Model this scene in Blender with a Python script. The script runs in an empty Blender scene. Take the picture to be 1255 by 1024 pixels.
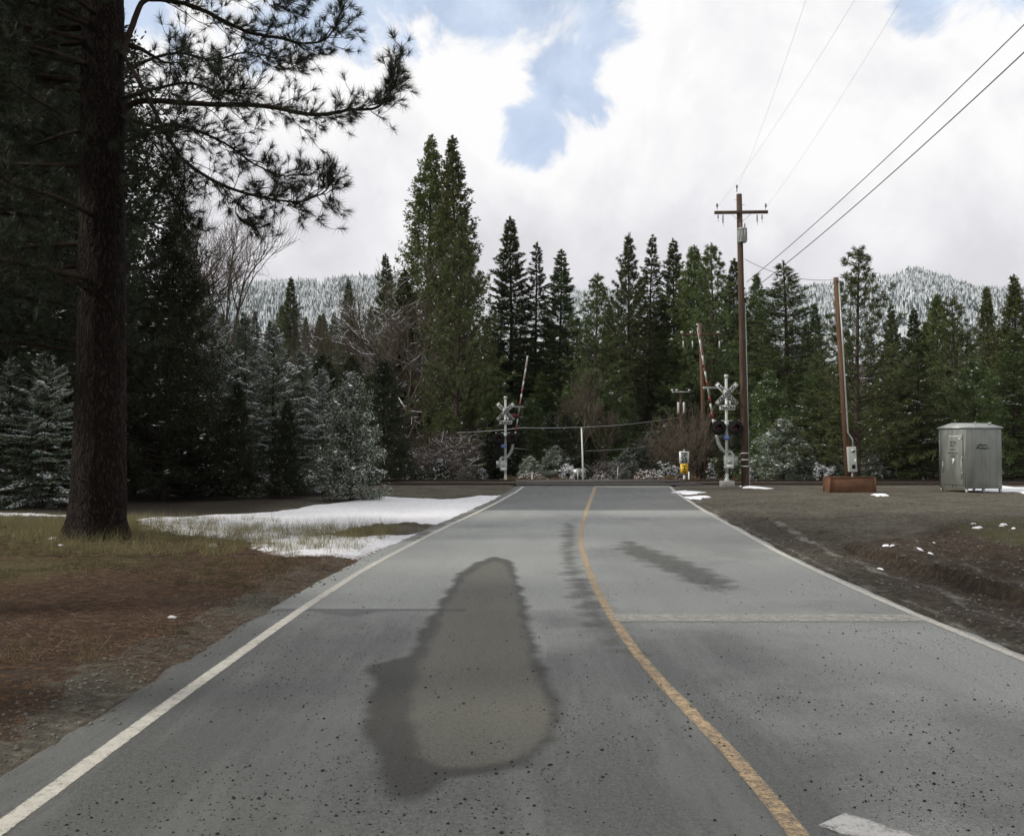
import bpy, math, random
import numpy as np
from mathutils import Vector, Matrix, Euler

# ------------------------------------------------------------------ camera, sky, sun
S = bpy.context.scene
CAMH, F, CX, CY = 2.0, 1165.0, 627.5, 512.0
PITCH = math.atan(36.0 / F)
cam = bpy.data.objects.new('camera', bpy.data.cameras.new('camera'))
S.collection.objects.link(cam)
cam.location = (0, 0, CAMH)
cam.rotation_euler = (math.pi / 2 + PITCH, 0, 0)
cam.data.sensor_width = 36
cam.data.lens = 36 * F / 1255.0
cam.data.clip_end = 6000
S.camera = cam
S.view_settings.view_transform = 'Standard'
S.view_settings.look = 'None'
S.view_settings.exposure = 0.22
S.view_settings.gamma = 1.0
S.cycles.max_bounces = 5
S.cycles.diffuse_bounces = 3
S.cycles.glossy_bounces = 2
S.cycles.transmission_bounces = 2
S.cycles.transparent_max_bounces = 6
S.cycles.sample_clamp_indirect = 4

def ray(px, py):
    X, Y = (px - CX) / F, (CY - py) / F
    return (X, math.cos(PITCH) - Y * math.sin(PITCH), math.sin(PITCH) + Y * math.cos(PITCH))
def gp(px, py, z=0.0):
    r = ray(px, py); t = (z - CAMH) / r[2]
    return (r[0] * t, r[1] * t)
def at(px, py, d):
    r = ray(px, py); t = d / r[1]
    return (r[0] * t, d, CAMH + r[2] * t)
def zat(py, d): return at(CX, py, d)[2]
def xat(px, d): return (px - CX) / F * d

SUN_EL, SUN_AZ = math.radians(35), math.radians(-100)     # azimuth from +Y towards +X
W = bpy.data.worlds.new('World'); S.world = W; W.use_nodes = True
nt = W.node_tree; nt.nodes.clear()
def N(tree, typ, **kw):
    n = tree.nodes.new(typ)
    for k, v in kw.items():
        if k == 'inp':
            for i, val in v.items(): n.inputs[i].default_value = val
        else: setattr(n, k, v)
    return n
def L(tree, a, b): tree.links.new(a, b)
out = N(nt, 'ShaderNodeOutputWorld'); bg = N(nt, 'ShaderNodeBackground')
sky = N(nt, 'ShaderNodeTexSky', sky_type='NISHITA', sun_disc=False, sun_elevation=SUN_EL, sun_rotation=SUN_AZ, altitude=900)
tc = N(nt, 'ShaderNodeTexCoord')
def wmath(op, a, b=None, clamp=False):
    m = N(nt, 'ShaderNodeMath', operation=op, use_clamp=clamp)
    for i, v in enumerate((a, b)):
        if v is None: continue
        if hasattr(v, 'links'): L(nt, v, m.inputs[i])
        else: m.inputs[i].default_value = v
    return m.outputs[0]
def wnoise(scale, detail, rough, dist=0.0):
    n = N(nt, 'ShaderNodeTexNoise', inp={'Scale': scale, 'Detail': detail, 'Roughness': rough, 'Distortion': dist})
    L(nt, tc.outputs['Generated'], n.inputs['Vector']); return n.outputs['Fac']
HOLES = [(692, 0, 92, 1), (690, 85, 64, 1), (648, 165, 45, 1), (610, 10, 60, .9), (560, -30, 90, 1), (400, -10, 95, .95), (300, 35, 70, .8), (470, -90, 140, 1),
         (640, -120, 160, 1), (1140, 12, 42, .72), (1235, -8, 50, .7), (1215, -60, 90, .8), (937, 291, 18, .34), (30, -60, 200, .8)]
blob = None
for px, py, r, st in HOLES:
    d = Vector(ray(px, py)).normalized()
    vd = N(nt, 'ShaderNodeVectorMath', operation='DISTANCE'); vd.inputs[1].default_value = d
    L(nt, tc.outputs['Generated'], vd.inputs[0])
    mr = N(nt, 'ShaderNodeMapRange', interpolation_type='SMOOTHSTEP', inp={'From Min': 1.75 * r / F, 'From Max': 0.2 * r / F, 'To Min': 0, 'To Max': st})
    L(nt, vd.outputs['Value'], mr.inputs['Value'])
    blob = mr.outputs[0] if blob is None else wmath('MAXIMUM', blob, mr.outputs[0])
n1 = wnoise(9, 12, .60, .6); n3 = wnoise(13, 6, .6, .3)
v = wmath('ADD', blob, wmath('MULTIPLY', wmath('SUBTRACT', n1, .5), 2.6))
mask = N(nt, 'ShaderNodeMapRange', interpolation_type='SMOOTHSTEP', inp={'From Min': .46, 'From Max': .84})
L(nt, v, mask.inputs['Value'])
skyc = N(nt, 'ShaderNodeMix', data_type='RGBA', blend_type='MULTIPLY'); skyc.inputs[0].default_value = 1
L(nt, sky.outputs[0], skyc.inputs[6]); skyc.inputs[7].default_value = (.13, .13, .13, 1)
# veil of thin cloud over the blue
veil = N(nt, 'ShaderNodeMix', data_type='RGBA'); veil.inputs[0].default_value = .5
L(nt, wmath('ADD', wmath('MULTIPLY', n3, 1.1), .10, True), veil.inputs[0]); L(nt, skyc.outputs[2], veil.inputs[6]); veil.inputs[7].default_value = (.68, .77, .92, 1)
# cloud shading: billows + greyer towards the horizon
n2 = wnoise(4.2, 8, .58, .4)
sepw = N(nt, 'ShaderNodeSeparateXYZ'); L(nt, tc.outputs['Generated'], sepw.inputs[0])
elev = N(nt, 'ShaderNodeMapRange', inp={'From Min': .16, 'From Max': .34, 'To Min': -.30, 'To Max': .12}); L(nt, sepw.outputs['Z'], elev.inputs['Value'])
sh = wmath('ADD', wmath('ADD', wmath('ADD', wmath('MULTIPLY', n2, 1.9), -.48), wmath('MULTIPLY', n3, .5)), elev.outputs[0])
# bright rims round the holes
sh = wmath('ADD', sh, wmath('MULTIPLY', blob, .5))
cr = N(nt, 'ShaderNodeValToRGB'); L(nt, sh, cr.inputs[0])
cr.color_ramp.elements[0].position = .36; cr.color_ramp.elements[0].color = (.63, .62, .655, 1)
cr.color_ramp.elements[1].position = .92; cr.color_ramp.elements[1].color = (.87, .865, .865, 1)
e = cr.color_ramp.elements.new(.62); e.color = (.74, .73, .76, 1)
mx = N(nt, 'ShaderNodeMix', data_type='RGBA')
L(nt, mask.outputs[0], mx.inputs[0]); L(nt, cr.outputs[0], mx.inputs[6]); L(nt, veil.outputs[2], mx.inputs[7])
L(nt, mx.outputs[2], bg.inputs['Color']); bg.inputs['Strength'].default_value = 1.0
L(nt, bg.outputs[0], out.inputs[0])

sun = bpy.data.objects.new('sun', bpy.data.lights.new('sun', 'SUN')); S.collection.objects.link(sun)
sun.data.energy = 3.0; sun.data.angle = math.radians(7); sun.data.color = (1.0, .95, .86)
sd = Vector((math.sin(SUN_AZ) * math.cos(SUN_EL), math.cos(SUN_AZ) * math.cos(SUN_EL), math.sin(SUN_EL)))
sun.rotation_euler = sd.to_track_quat('Z', 'Y').to_euler()
sun.location = (0, 0, 60)

# ------------------------------------------------------------------ helpers
COL = S.collection
def tag(o, label=None, cat=None, group=None, kind=None):
    if label: o['label'] = label
    if cat: o['category'] = cat
    if group: o['group'] = group
    if kind: o['kind'] = kind
    return o
def thing(name, label, cat, loc=(0, 0, 0), rz=0, group=None):
    o = bpy.data.objects.new(name, None); COL.objects.link(o)
    o.location = loc; o.rotation_euler = (0, 0, rz); o.empty_display_size = .3
    return tag(o, label, cat, group)
def mesh_tris(name, V, T, mats, M=None, smooth=False, attrs=None):
    V = np.ascontiguousarray(V, np.float32); T = np.ascontiguousarray(T, np.int32)
    me = bpy.data.meshes.new(name)
    me.vertices.add(len(V)); me.vertices.foreach_set('co', V.ravel())
    k = T.shape[1]
    me.loops.add(T.size); me.loops.foreach_set('vertex_index', T.ravel())
    me.polygons.add(len(T)); me.polygons.foreach_set('loop_start', np.arange(0, T.size, k, dtype=np.int32))
    for m in mats: me.materials.append(m)
    if M is not None: me.polygons.foreach_set('material_index', np.ascontiguousarray(M, np.int32))
    if smooth: me.polygons.foreach_set('use_smooth', np.ones(len(T), bool))
    for an, av in (attrs or {}).items():
        a = me.attributes.new(an, 'FLOAT', 'POINT'); a.data.foreach_set('value', np.ascontiguousarray(av, np.float32))
    me.update(calc_edges=True); me.validate()
    return me
def link(name, me, parent=None, loc=None):
    o = bpy.data.objects.new(name, me); COL.objects.link(o)
    if parent: o.parent = parent
    if loc is not None: o.location = loc
    return o
class MB:
    """collects triangles"""
    def __init__(s): s.V = []; s.T = []; s.M = []; s.n = 0
    def add(s, V, T, m=0):
        V = np.asarray(V, float); T = np.asarray(T, int)
        if len(T) == 0: return
        s.V.append(V); s.T.append(T + s.n); s.M.append(np.full(len(T), m)); s.n += len(V)
    def tube(s, P, R, n=6, m=0, cap=True):
        P = np.asarray(P, float); k = len(P)
        R = np.full(k, R) if np.isscalar(R) else np.asarray(R, float)
        t = np.gradient(P, axis=0); t /= np.linalg.norm(t, axis=1, keepdims=True) + 1e-9
        ref = np.array([0, 0, 1.]) if abs(t[0, 2]) < .9 else np.array([1., 0, 0])
        u = np.cross(t, ref); u /= np.linalg.norm(u, axis=1, keepdims=True) + 1e-9
        w = np.cross(t, u)
        a = np.linspace(0, 2 * math.pi, n, endpoint=False)
        V = P[:, None, :] + R[:, None, None] * (np.cos(a)[None, :, None] * u[:, None, :] + np.sin(a)[None, :, None] * w[:, None, :])
        V = V.reshape(-1, 3)
        i = np.arange(k - 1)[:, None] * n; j = np.arange(n)[None, :]; j2 = (j + 1) % n
        A, B, C, D = i + j, i + j2, i + n + j2, i + n + j
        T = np.concatenate([np.stack([A, B, C], -1).reshape(-1, 3), np.stack([A, C, D], -1).reshape(-1, 3)])
        if cap:
            V = np.vstack([V, P[0], P[-1]]); c0, c1 = k * n, k * n + 1; jj = np.arange(n)
            T = np.vstack([T, np.stack([np.full(n, c0), (jj + 1) % n, jj], -1), np.stack([np.full(n, c1), (k - 1) * n + jj, (k - 1) * n + (jj + 1) % n], -1)])
        s.add(V, T, m); return s
    def cyl(s, a, b, r, n=12, m=0): return s.tube([a, b], r, n, m)
    def box(s, c, d, rot=None, m=0):
        c = np.asarray(c, float); d = np.asarray(d, float) / 2
        V = np.array([[x, y, z] for x in (-1, 1) for y in (-1, 1) for z in (-1, 1)], float) * d
        if rot is not None: V = V @ np.array(Euler(rot).to_matrix()).T
        q = [(0, 1, 3, 2), (4, 6, 7, 5), (0, 4, 5, 1), (2, 3, 7, 6), (0, 2, 6, 4), (1, 5, 7, 3)]
        T = [t for (a, b, c_, d_) in q for t in ((a, b, c_), (a, c_, d_))]
        s.add(V + c, T, m); return s
    def prism(s, pts, y0, y1, m=0):
        """polygon in XZ (convex) extruded along Y"""
        k = len(pts)
        V = [(x, y0, z) for x, z in pts] + [(x, y1, z) for x, z in pts]
        T = [(0, i, i + 1) for i in range(1, k - 1)] + [(k, k + i + 1, k + i) for i in range(1, k - 1)]
        for i in range(k):
            j = (i + 1) % k; T += [(i, k + i, k + j), (i, k + j, j)]
        s.add(V, T, m); return s
    def lathe(s, prof, n=16, m=0, axis='z', c=(0, 0, 0)):
        a = np.linspace(0, 2 * math.pi, n, endpoint=False); k = len(prof)
        V = np.array([[r * math.cos(t), r * math.sin(t), z] for r, z in prof for t in a])
        if axis == 'y': V = V[:, [0, 2, 1]]
        if axis == 'x': V = V[:, [2, 0, 1]]
        i = np.arange(k - 1)[:, None] * n; j = np.arange(n)[None, :]; j2 = (j + 1) % n
        A, B, C, D = i + j, i + j2, i + n + j2, i + n + j
        T = np.concatenate([np.stack([A, B, C], -1).reshape(-1, 3), np.stack([A, C, D], -1).reshape(-1, 3)])
        s.add(V + np.asarray(c, float), T, m); return s
    def me(s, name, mats, smooth=False):
        return mesh_tris(name, np.vstack(s.V), np.vstack(s.T), mats if isinstance(mats, list) else [mats], np.concatenate(s.M), smooth)
def part(name, mb, mats, parent=None, smooth=False, bevel=0):
    o = link(name, mb.me(name, mats, smooth), parent)
    if bevel:
        b = o.modifiers.new('bevel', 'BEVEL'); b.width = bevel; b.segments = 2; b.limit_method = 'ANGLE'
    return o
def text_part(name, txt, size, loc, mat, parent, rot=(math.pi / 2, 0, 0), sx=1.0, bold=.0, thick=.002):
    c = bpy.data.curves.new(name, 'FONT'); c.body = txt; c.size = size; c.align_x = 'CENTER'; c.align_y = 'CENTER'
    c.extrude = thick; c.offset = bold; c.resolution_u = 3
    t = bpy.data.objects.new(name, c); COL.objects.link(t)
    dg = bpy.context.evaluated_depsgraph_get(); dg.update()
    me = bpy.data.meshes.new_from_object(t.evaluated_get(dg)); me.name = name
    bpy.data.objects.remove(t); bpy.data.curves.remove(c)
    me.materials.clear(); me.materials.append(mat)
    me.transform(Matrix.Diagonal((sx, 1, 1, 1)))
    o = link(name, me, parent, loc); o.rotation_euler = rot
    return o

# ------------------------------------------------------------------ materials
def new_mat(name):
    m = bpy.data.materials.new(name); m.use_nodes = True
    t = m.node_tree; t.nodes.clear()
    o = N(t, 'ShaderNodeOutputMaterial'); return m, t, o
def pm(name, c1, c2=None, scale=8, rough=.7, metal=0, bump=0, bscale=None, spec=.5, detail=5, stretch=None, coords='Object', r2=None):
    m, t, o = new_mat(name)
    b = N(t, 'ShaderNodeBsdfPrincipled', inp={'Roughness': rough, 'Metallic': metal, 'Specular IOR Level': spec})
    L(t, b.outputs[0], o.inputs[0])
    tcn = N(t, 'ShaderNodeTexCoord'); mp = N(t, 'ShaderNodeMapping'); L(t, tcn.outputs[coords], mp.inputs[0])
    if stretch: mp.inputs['Scale'].default_value = stretch
    n = N(t, 'ShaderNodeTexNoise', inp={'Scale': scale, 'Detail': detail, 'Roughness': .6}); L(t, mp.outputs[0], n.inputs['Vector'])
    r = N(t, 'ShaderNodeMapRange', inp={'From Min': .32, 'From Max': .68}); L(t, n.outputs['Fac'], r.inputs['Value'])
    x = N(t, 'ShaderNodeMix', data_type='RGBA'); L(t, r.outputs[0], x.inputs[0])
    x.inputs[6].default_value = (*c1, 1); x.inputs[7].default_value = (*(c2 or c1), 1)
    L(t, x.outputs[2], b.inputs['Base Color'])
    if r2 is not None:
        rr = N(t, 'ShaderNodeMapRange', inp={'From Min': .3, 'From Max': .7, 'To Min': rough, 'To Max': r2}); L(t, n.outputs['Fac'], rr.inputs['Value']); L(t, rr.outputs[0], b.inputs['Roughness'])
    if bump:
        n2_ = N(t, 'ShaderNodeTexNoise', inp={'Scale': bscale or scale * 4, 'Detail': 4}); L(t, mp.outputs[0], n2_.inputs['Vector'])
        bp = N(t, 'ShaderNodeBump', inp={'Strength': bump, 'Distance': .02}); L(t, n2_.outputs['Fac'], bp.inputs['Height']); L(t, bp.outputs[0], b.inputs['Normal'])
    return m
def leaf_mat(name, c1, c2, trans=.28, rough=.55, frost=0):
    m, t, o = new_mat(name)
    g = N(t, 'ShaderNodeNewGeometry'); oi = N(t, 'ShaderNodeObjectInfo')
    x = N(t, 'ShaderNodeMix', data_type='RGBA'); L(t, g.outputs['Random Per Island'], x.inputs[0])
    x.inputs[6].default_value = (*c1, 1); x.inputs[7].default_value = (*c2, 1)
    hs = N(t, 'ShaderNodeHueSaturation')
    mr = N(t, 'ShaderNodeMapRange', inp={'To Min': .72, 'To Max': 1.25}); L(t, oi.outputs['Random'], mr.inputs['Value']); L(t, mr.outputs[0], hs.inputs['Value'])
    mh = N(t, 'ShaderNodeMapRange', inp={'To Min': .485, 'To Max': .53}); L(t, oi.outputs['Random'], mh.inputs['Value']); L(t, mh.outputs[0], hs.inputs['Hue'])
    L(t, x.outputs[2], hs.inputs['Color'])
    if frost:
        wn = N(t, 'ShaderNodeTexWhiteNoise', noise_dimensions='1D'); L(t, g.outputs['Random Per Island'], wn.inputs['W'])
        tcn = N(t, 'ShaderNodeTexCoord'); nn = N(t, 'ShaderNodeTexNoise', inp={'Scale': 1.1, 'Detail': 3}); L(t, tcn.outputs['Object'], nn.inputs['Vector'])
        ad = N(t, 'ShaderNodeMath', operation='ADD'); L(t, wn.outputs['Value'], ad.inputs[0]); L(t, nn.outputs['Fac'], ad.inputs[1])
        st = N(t, 'ShaderNodeMapRange', inp={'From Min': 1.5 - frost - .05, 'From Max': 1.5 - frost + .12, 'To Max': .85}); L(t, ad.outputs[0], st.inputs['Value'])
        fx = N(t, 'ShaderNodeMix', data_type='RGBA'); L(t, st.outputs[0], fx.inputs[0]); L(t, hs.outputs[0], fx.inputs[6]); fx.inputs[7].default_value = (.50, .56, .49, 1); hs = type('o', (), {'outputs': [fx.outputs[2]]})
    d = N(t, 'ShaderNodeBsdfPrincipled', inp={'Roughness': rough, 'Specular IOR Level': .25}); tr = N(t, 'ShaderNodeBsdfTranslucent')
    L(t, hs.outputs[0], d.inputs['Base Color']); L(t, hs.outputs[0], tr.inputs['Color'])
    ms = N(t, 'ShaderNodeMixShader'); ms.inputs[0].default_value = trans
    L(t, d.outputs[0], ms.inputs[1]); L(t, tr.outputs[0], ms.inputs[2]); L(t, ms.outputs[0], o.inputs[0])
    return m
M_snow = pm('snow', (.78, .80, .84), (.88, .89, .92), 6, .55, bump=.3, bscale=30)
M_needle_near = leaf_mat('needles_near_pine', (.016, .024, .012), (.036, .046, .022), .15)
M_pine = leaf_mat('needles_pine', (.050, .068, .020), (.112, .130, .048))
M_fir = leaf_mat('needles_fir', (.048, .068, .020), (.104, .128, .046))
M_cedar = leaf_mat('scales_cedar', (.060, .078, .022), (.126, .142, .046))
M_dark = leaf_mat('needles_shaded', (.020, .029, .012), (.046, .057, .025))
M_frost = leaf_mat('needles_frosted', (.050, .072, .030), (.110, .136, .064), frost=.36)
M_brown = leaf_mat('dry_leaves', (.085, .045, .022), (.15, .085, .045))
M_red = leaf_mat('red_brush_leaves', (.22, .045, .02), (.30, .09, .04))
M_bark = pm('bark_plain', (.030, .024, .019), (.075, .058, .045), 3, .95, bump=.8, bscale=14, spec=.1)
M_bare = pm('bare_twigs', (.055, .044, .036), (.115, .092, .072), 2, .95, spec=.1)
M_barebrown = pm('brown_twigs', (.080, .064, .048), (.145, .118, .090), 2, .95, spec=.1)
M_twig = pm('pine_twigs', (.022, .017, .013), (.048, .036, .026), 6, .95, spec=.1)
M_galv = pm('galvanised_steel', (.28, .31, .29), (.40, .42, .40), 5, .5, .6, bump=.05)
M_silver = pm('aluminium_paint', (.34, .37, .345), (.47, .49, .46), 10, .5, .25, bump=.05)
M_white = pm('white_sign_paint', (.55, .58, .55), (.68, .70, .67), 12, .5)
M_black = pm('black_paint', (.008, .008, .008), (.016, .015, .014), 9, .9, spec=.1)
M_redlens = pm('red_lens', (.035, .003, .004), (.07, .005, .006), 30, .2)
M_redpaint = pm('red_paint', (.15, .018, .02), (.23, .03, .03), 8, .45)
M_blue = pm('blue_sign', (.02, .09, .36), (.03, .12, .42), 8, .5)
M_yellowsign = pm('amber_sign', (.62, .38, .02), (.74, .46, .04), 8, .5)
M_wood = pm('pole_wood', (.042, .029, .020), (.090, .062, .042), 1.5, .85, bump=.5, bscale=20, stretch=(6, 6, .5), spec=.2)
M_woodred = pm('pole_wood_red', (.075, .042, .026), (.135, .078, .050), 1.5, .85, bump=.5, bscale=20, stretch=(6, 6, .5), spec=.2)
M_rust = pm('rusty_steel', (.085, .040, .020), (.17, .082, .040), 2.2, .82, .2, bump=.2, stretch=(1, 1, 2.5))
M_tin = pm('cabinet_aluminium', (.17, .18, .165), (.26, .275, .25), 1.6, .42, .65, bump=.04, stretch=(2, 2, .5), r2=.55)
M_rail = pm('rail_steel', (.05, .035, .028), (.09, .06, .045), 4, .6, .4)
M_tie = pm('sleeper_wood', (.035, .028, .022), (.07, .055, .045), 4, .9)
M_wire = pm('wire', (.02, .02, .02), None, 4, .6)
M_wirelight = pm('bare_wire', (.42, .42, .42), None, 4, .5, .3)
M_porc = pm('insulator', (.32, .32, .31), (.5, .5, .48), 8, .25)
M_porcdark = pm('insulator_brown', (.05, .04, .04), (.09, .07, .06), 8, .25)
M_shed = pm('shed_wall', (.50, .51, .52), (.62, .63, .63), 1, .7)
M_shedroof = pm('shed_roof', (.20, .21, .22), (.30, .31, .32), 1, .6)
M_panel = pm('crossing_panel', (.05, .05, .045), (.11, .11, .10), 6, .9, bump=.3)
M_conc = pm('concrete', (.27, .26, .24), (.38, .37, .34), 6, .9, bump=.3)

# ------------------------------------------------------------------ terrain
def sm(a, b, x): t = np.clip((np.asarray(x, float) - a) / (b - a), 0, 1); return t * t * (3 - 2 * t)
_r = np.random.RandomState(5)
_LAT = _r.rand(64, 64)
def vn(x, y, f):
    x = np.asarray(x, float) * f + 100.3; y = np.asarray(y, float) * f + 57.7
    xi = np.floor(x).astype(int); yi = np.floor(y).astype(int); fx = x - xi; fy = y - yi
    fx = fx * fx * (3 - 2 * fx); fy = fy * fy * (3 - 2 * fy)
    g = lambda a, b: _LAT[a % 64, b % 64]
    return (g(xi, yi) * (1 - fx) + g(xi + 1, yi) * fx) * (1 - fy) + (g(xi, yi + 1) * (1 - fx) + g(xi + 1, yi + 1) * fx) * fy - .5
def sdp(x, y, poly):
    """signed distance to polygon, positive inside"""
    x = np.asarray(x, float); y = np.asarray(y, float); P = np.asarray(poly, float); Q = np.roll(P, -1, 0)
    d = np.full(x.shape, 1e9); ins = np.zeros(x.shape, bool)
    for (ax, ay), (bx, by) in zip(P, Q):
        ex, ey = bx - ax, by - ay; wx, wy = x - ax, y - ay
        t = np.clip((wx * ex + wy * ey) / (ex * ex + ey * ey + 1e-12), 0, 1)
        d = np.minimum(d, np.hypot(wx - ex * t, wy - ey * t))
        c = ((ay > y) != (by > y)) & (x < (bx - ax) * (y - ay) / ((by - ay) if by != ay else 1e-9) + ax)
        ins ^= c
    return np.where(ins, d, -d)
G = lambda pts: [gp(*p) for p in pts]
# road lines (world x as a function of y), read off the pavement markings
LY = np.array([-20, 0, 4.99, 7.33, 11.83, 15.6, 19.5, 24, 30, 35, 40.5, 46.6, 60])
LX = np.array([-2.9, -2.74, -2.69, -2.68, -2.60, -2.44, -2.10, -1.66, -1.00, -.50, -.03, .55, 2.0])
RY = np.array([-20, 0, 8.96, 11.15, 13.7, 17.65, 24, 30.3, 38, 46.6, 60])
RX = np.array([4.83, 4.83, 4.83, 4.82, 4.86, 5.04, 5.55, 6.08, 6.85, 7.72, 9.1])
YY = np.array([-20, 0, 4.957, 5.574, 6.366, 7.07, 8.09, 9.28, 11.15, 13.28, 15.33, 19.3, 23.3, 31.6, 45, 46.6])
YX = np.array([1.4, 1.42, 1.482, 1.467, 1.435, 1.353, 1.262, 1.194, 1.165, 1.174, 1.23, 1.384, 1.667, 2.48, 3.86, 4.02]) - .07
def spl(y, ys, xs):
    y = np.asarray(y, float); w = 1.1
    return (np.interp(y - w, ys, xs) + np.interp(y, ys, xs) * 2 + np.interp(y + w, ys, xs)) / 4
def eL(y): return spl(y, LY, LX) - .50 + .10 * vn(y * 0, y, 1.4) + .07 * vn(y * 0 + 5, y, 5)
def eR(y): return spl(y, RY, RX) + .22 + .16 * vn(y * 0 + 9, y, .8) + .07 * vn(y * 0 + 3, y, 4)
def base_z(x, y):
    y = np.asarray(y, float); x = np.asarray(x, float)
    z = .08 * sm(42, 47.5, y) - .50 * sm(55, 60, y) - 1.5 * sm(60, 84, y) + 17 * sm(88, 190, y) + 22 * sm(190, 420, y)
    return z
SCARP = [gp(1035, 668), gp(1085, 676), gp(1140, 688), gp(1200, 708), gp(1290, 742)]
def hz(x, y):
    x = np.asarray(x, float); y = np.asarray(y, float)
    z = base_z(x, y)
    l = eL(y) - x; r = x - eR(y)
    road = np.where(y < 60, np.maximum(l, r), 5)
    off = sm(0, .5, road)
    z = z - .05 * (1 - off) * (y < 61)
    near = 1 - sm(60, 90, y)
    z = z + off * near * (.10 * vn(x, y, .35) + .05 * vn(x, y, 1.1) + .025 * vn(x, y, 3.1)) * np.where((y > 40) & (y < 60), .25, 1)
    z = z + (1 - near) * 1.2 * vn(x, y, .06)
    # right hand bank of scraped earth
    sx = np.interp(x, [p[0] for p in SCARP], [p[1] for p in SCARP]) + .4 * vn(x, y * 0, 1.1)
    up = sm(-.35, .45, y - sx) * sm(6.0, 7.4, x) * (1 - sm(5, 13, y - sx))
    z = z + .11 * up - .10 * sm(5.3, 6.6, x) * (1 - sm(-.6, .2, y - sx)) * sm(3, 6, y) + .16 * up * vn(x, y, 1.5) + .07 * up * vn(x, y, 4.2) + .05 * sm(5.6, 6.6, x) * near * vn(x, y, 6) * (y < 36)
    dr_ = x - eR(y) + .25 * vn(x, y, .4); z = z - .05 * near * (x > 0) * (y < 32) * (np.exp(-((dr_ - 1.4) / .22) ** 2) + np.exp(-((dr_ - 3.0) / .25) ** 2))
    z = z + .16 * sm(0, 1, np.clip(1 - np.abs(x - 10.5 - .12 * (y - 22)) / 2.2, 0, 1)) * sm(17, 20, y) * (1 - sm(24, 30, y))
    # left: rises slightly to the foot of the big pine and drops off towards the trees
    z = z + .10 * sm(3.5, 7, l) * (1 - sm(24, 30, y)) + .10 * np.exp(-((x + 8.6) ** 2 + (y - 19.9) ** 2) / 1.6)
    return z
def hz1(x, y): return float(hz(np.array([x]), np.array([y]))[0])

def axis(segs):
    a = [segs[0][0]]
    for s, e_, st in segs:
        n = max(1, int(round((e_ - s) / st))); a += list(np.linspace(s, e_, n + 1)[1:])
    return np.array(a)
def grid(xs, ys):
    X, Y = np.meshgrid(xs, ys); nx, ny = len(xs), len(ys)
    i = (np.arange(ny - 1)[:, None] * nx + np.arange(nx - 1)[None, :])
    Q = np.stack([i, i + 1, i + nx + 1, i + nx], -1).reshape(-1, 4)
    return X.ravel(), Y.ravel(), Q
gx = axis([(-600, -120, 30), (-120, -40, 4), (-40, -16, .8), (-16, 14, .12), (14, 24, .4), (24, 60, 2), (60, 120, 6), (120, 600, 40)])
gy = axis([(-60, -4, 4), (-4, 2, .5), (2, 26, .14), (26, 62, .4), (62, 130, 2.5), (130, 460, 15)])
X, Y, Q = grid(gx, gy)
Z = hz(X, Y)
snow_main = G([(165, 640), (230, 634), (330, 627), (440, 613), (470, 609), (540, 612), (600, 607), (640, 600), (616, 612), (582, 627), (556, 640), (520, 655), (470, 672), (446, 683), (400, 682), (350, 683), (318, 676), (300, 664), (240, 660), (180, 655)])
snow_gap = G([(400, 656), (455, 644), (548, 640), (530, 650), (478, 656), (440, 661)])
snow_tr = G([(0, 640), (90, 640), (90, 655), (0, 660)])
sdm = sdp(X, Y, snow_main); sdg = sdp(X, Y, snow_gap)
a_snow = np.minimum(sdm, -sdg * 1.3)
a_snow = np.maximum(a_snow, sdp(X, Y, [(-30, 24.5), (-11, 24.5), (-9, 29), (-30, 33)]) * .3 - .62)
# snow left lying beyond the tracks and in the woods
a_snow = np.where(Y > 57, np.maximum(a_snow, -.25 + .4 * sm(56.5, 58, Y) * sm(64, 60, Y) + .9 * vn(X, Y, .13) + .6 * vn(X, Y, .5) + .4 * np.exp(-((X - 16) ** 2 + (Y - 112) ** 2) / 200)), a_snow)
a_soil = sdp(X, Y, G([(1030, 665), (1100, 668), (1180, 640), (1400, 640), (1400, 830), (1200, 770), (1110, 732), (1050, 705)]))
a_moss = sdp(X, Y, G([(1150, 655), (1190, 635), (1330, 630), (1330, 690), (1200, 675)]))
lft = (eL(Y) - X)
a_duff = sm(.15, 1.3, lft + .5 * vn(X, Y, 1.5)) * (1 - sm(17, 22, Y - .25 * (X + 8)))
a_grass = sm(2.0, 5.5, lft + 2.2 * vn(X, Y, .5)) * (1 - sm(24, 28, Y))
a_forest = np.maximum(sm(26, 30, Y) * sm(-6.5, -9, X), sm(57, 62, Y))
dR = X - eR(Y) + .5 * vn(X, Y, .6); a_pale = .85 * np.maximum(.9 * np.exp(-((dR - .15) / .16) ** 2), np.maximum(.95 * np.exp(-((dR - .95) / .22) ** 2) * sm(30, 24, Y), .8 * np.exp(-((dR - 2.0) / .18) ** 2) * sm(26, 18, Y) * sm(8, 12, Y))) * (X > 0)
a_mud = np.clip(sm(2.6, .8, X - eR(Y) + .9 * vn(X, Y, .5)), 0, 1) * (X > 0) * sm(34, 22, Y)
a_sn = np.where((X > 5) & (Y < 30), 0, a_snow)
sl = sm(0, .35, a_snow + .35 * vn(X, Y, 2.3)) * (Y < 40)
Z = Z + .045 * sl
me = mesh_tris('ground', np.stack([X, Y, Z], 1), Q, [], smooth=True, attrs={'snow': a_snow, 'soil': a_soil, 'moss': a_moss, 'duff': a_duff, 'grass': a_grass, 'forest': a_forest, 'pale': a_pale, 'mud': a_mud})
ground = link('ground', me); tag(ground, kind='structure')
m, t, o = new_mat('ground'); me.materials.append(m)
def att(t, n): return N(t, 'ShaderNodeAttribute', attribute_name=n).outputs['Fac']
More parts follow.
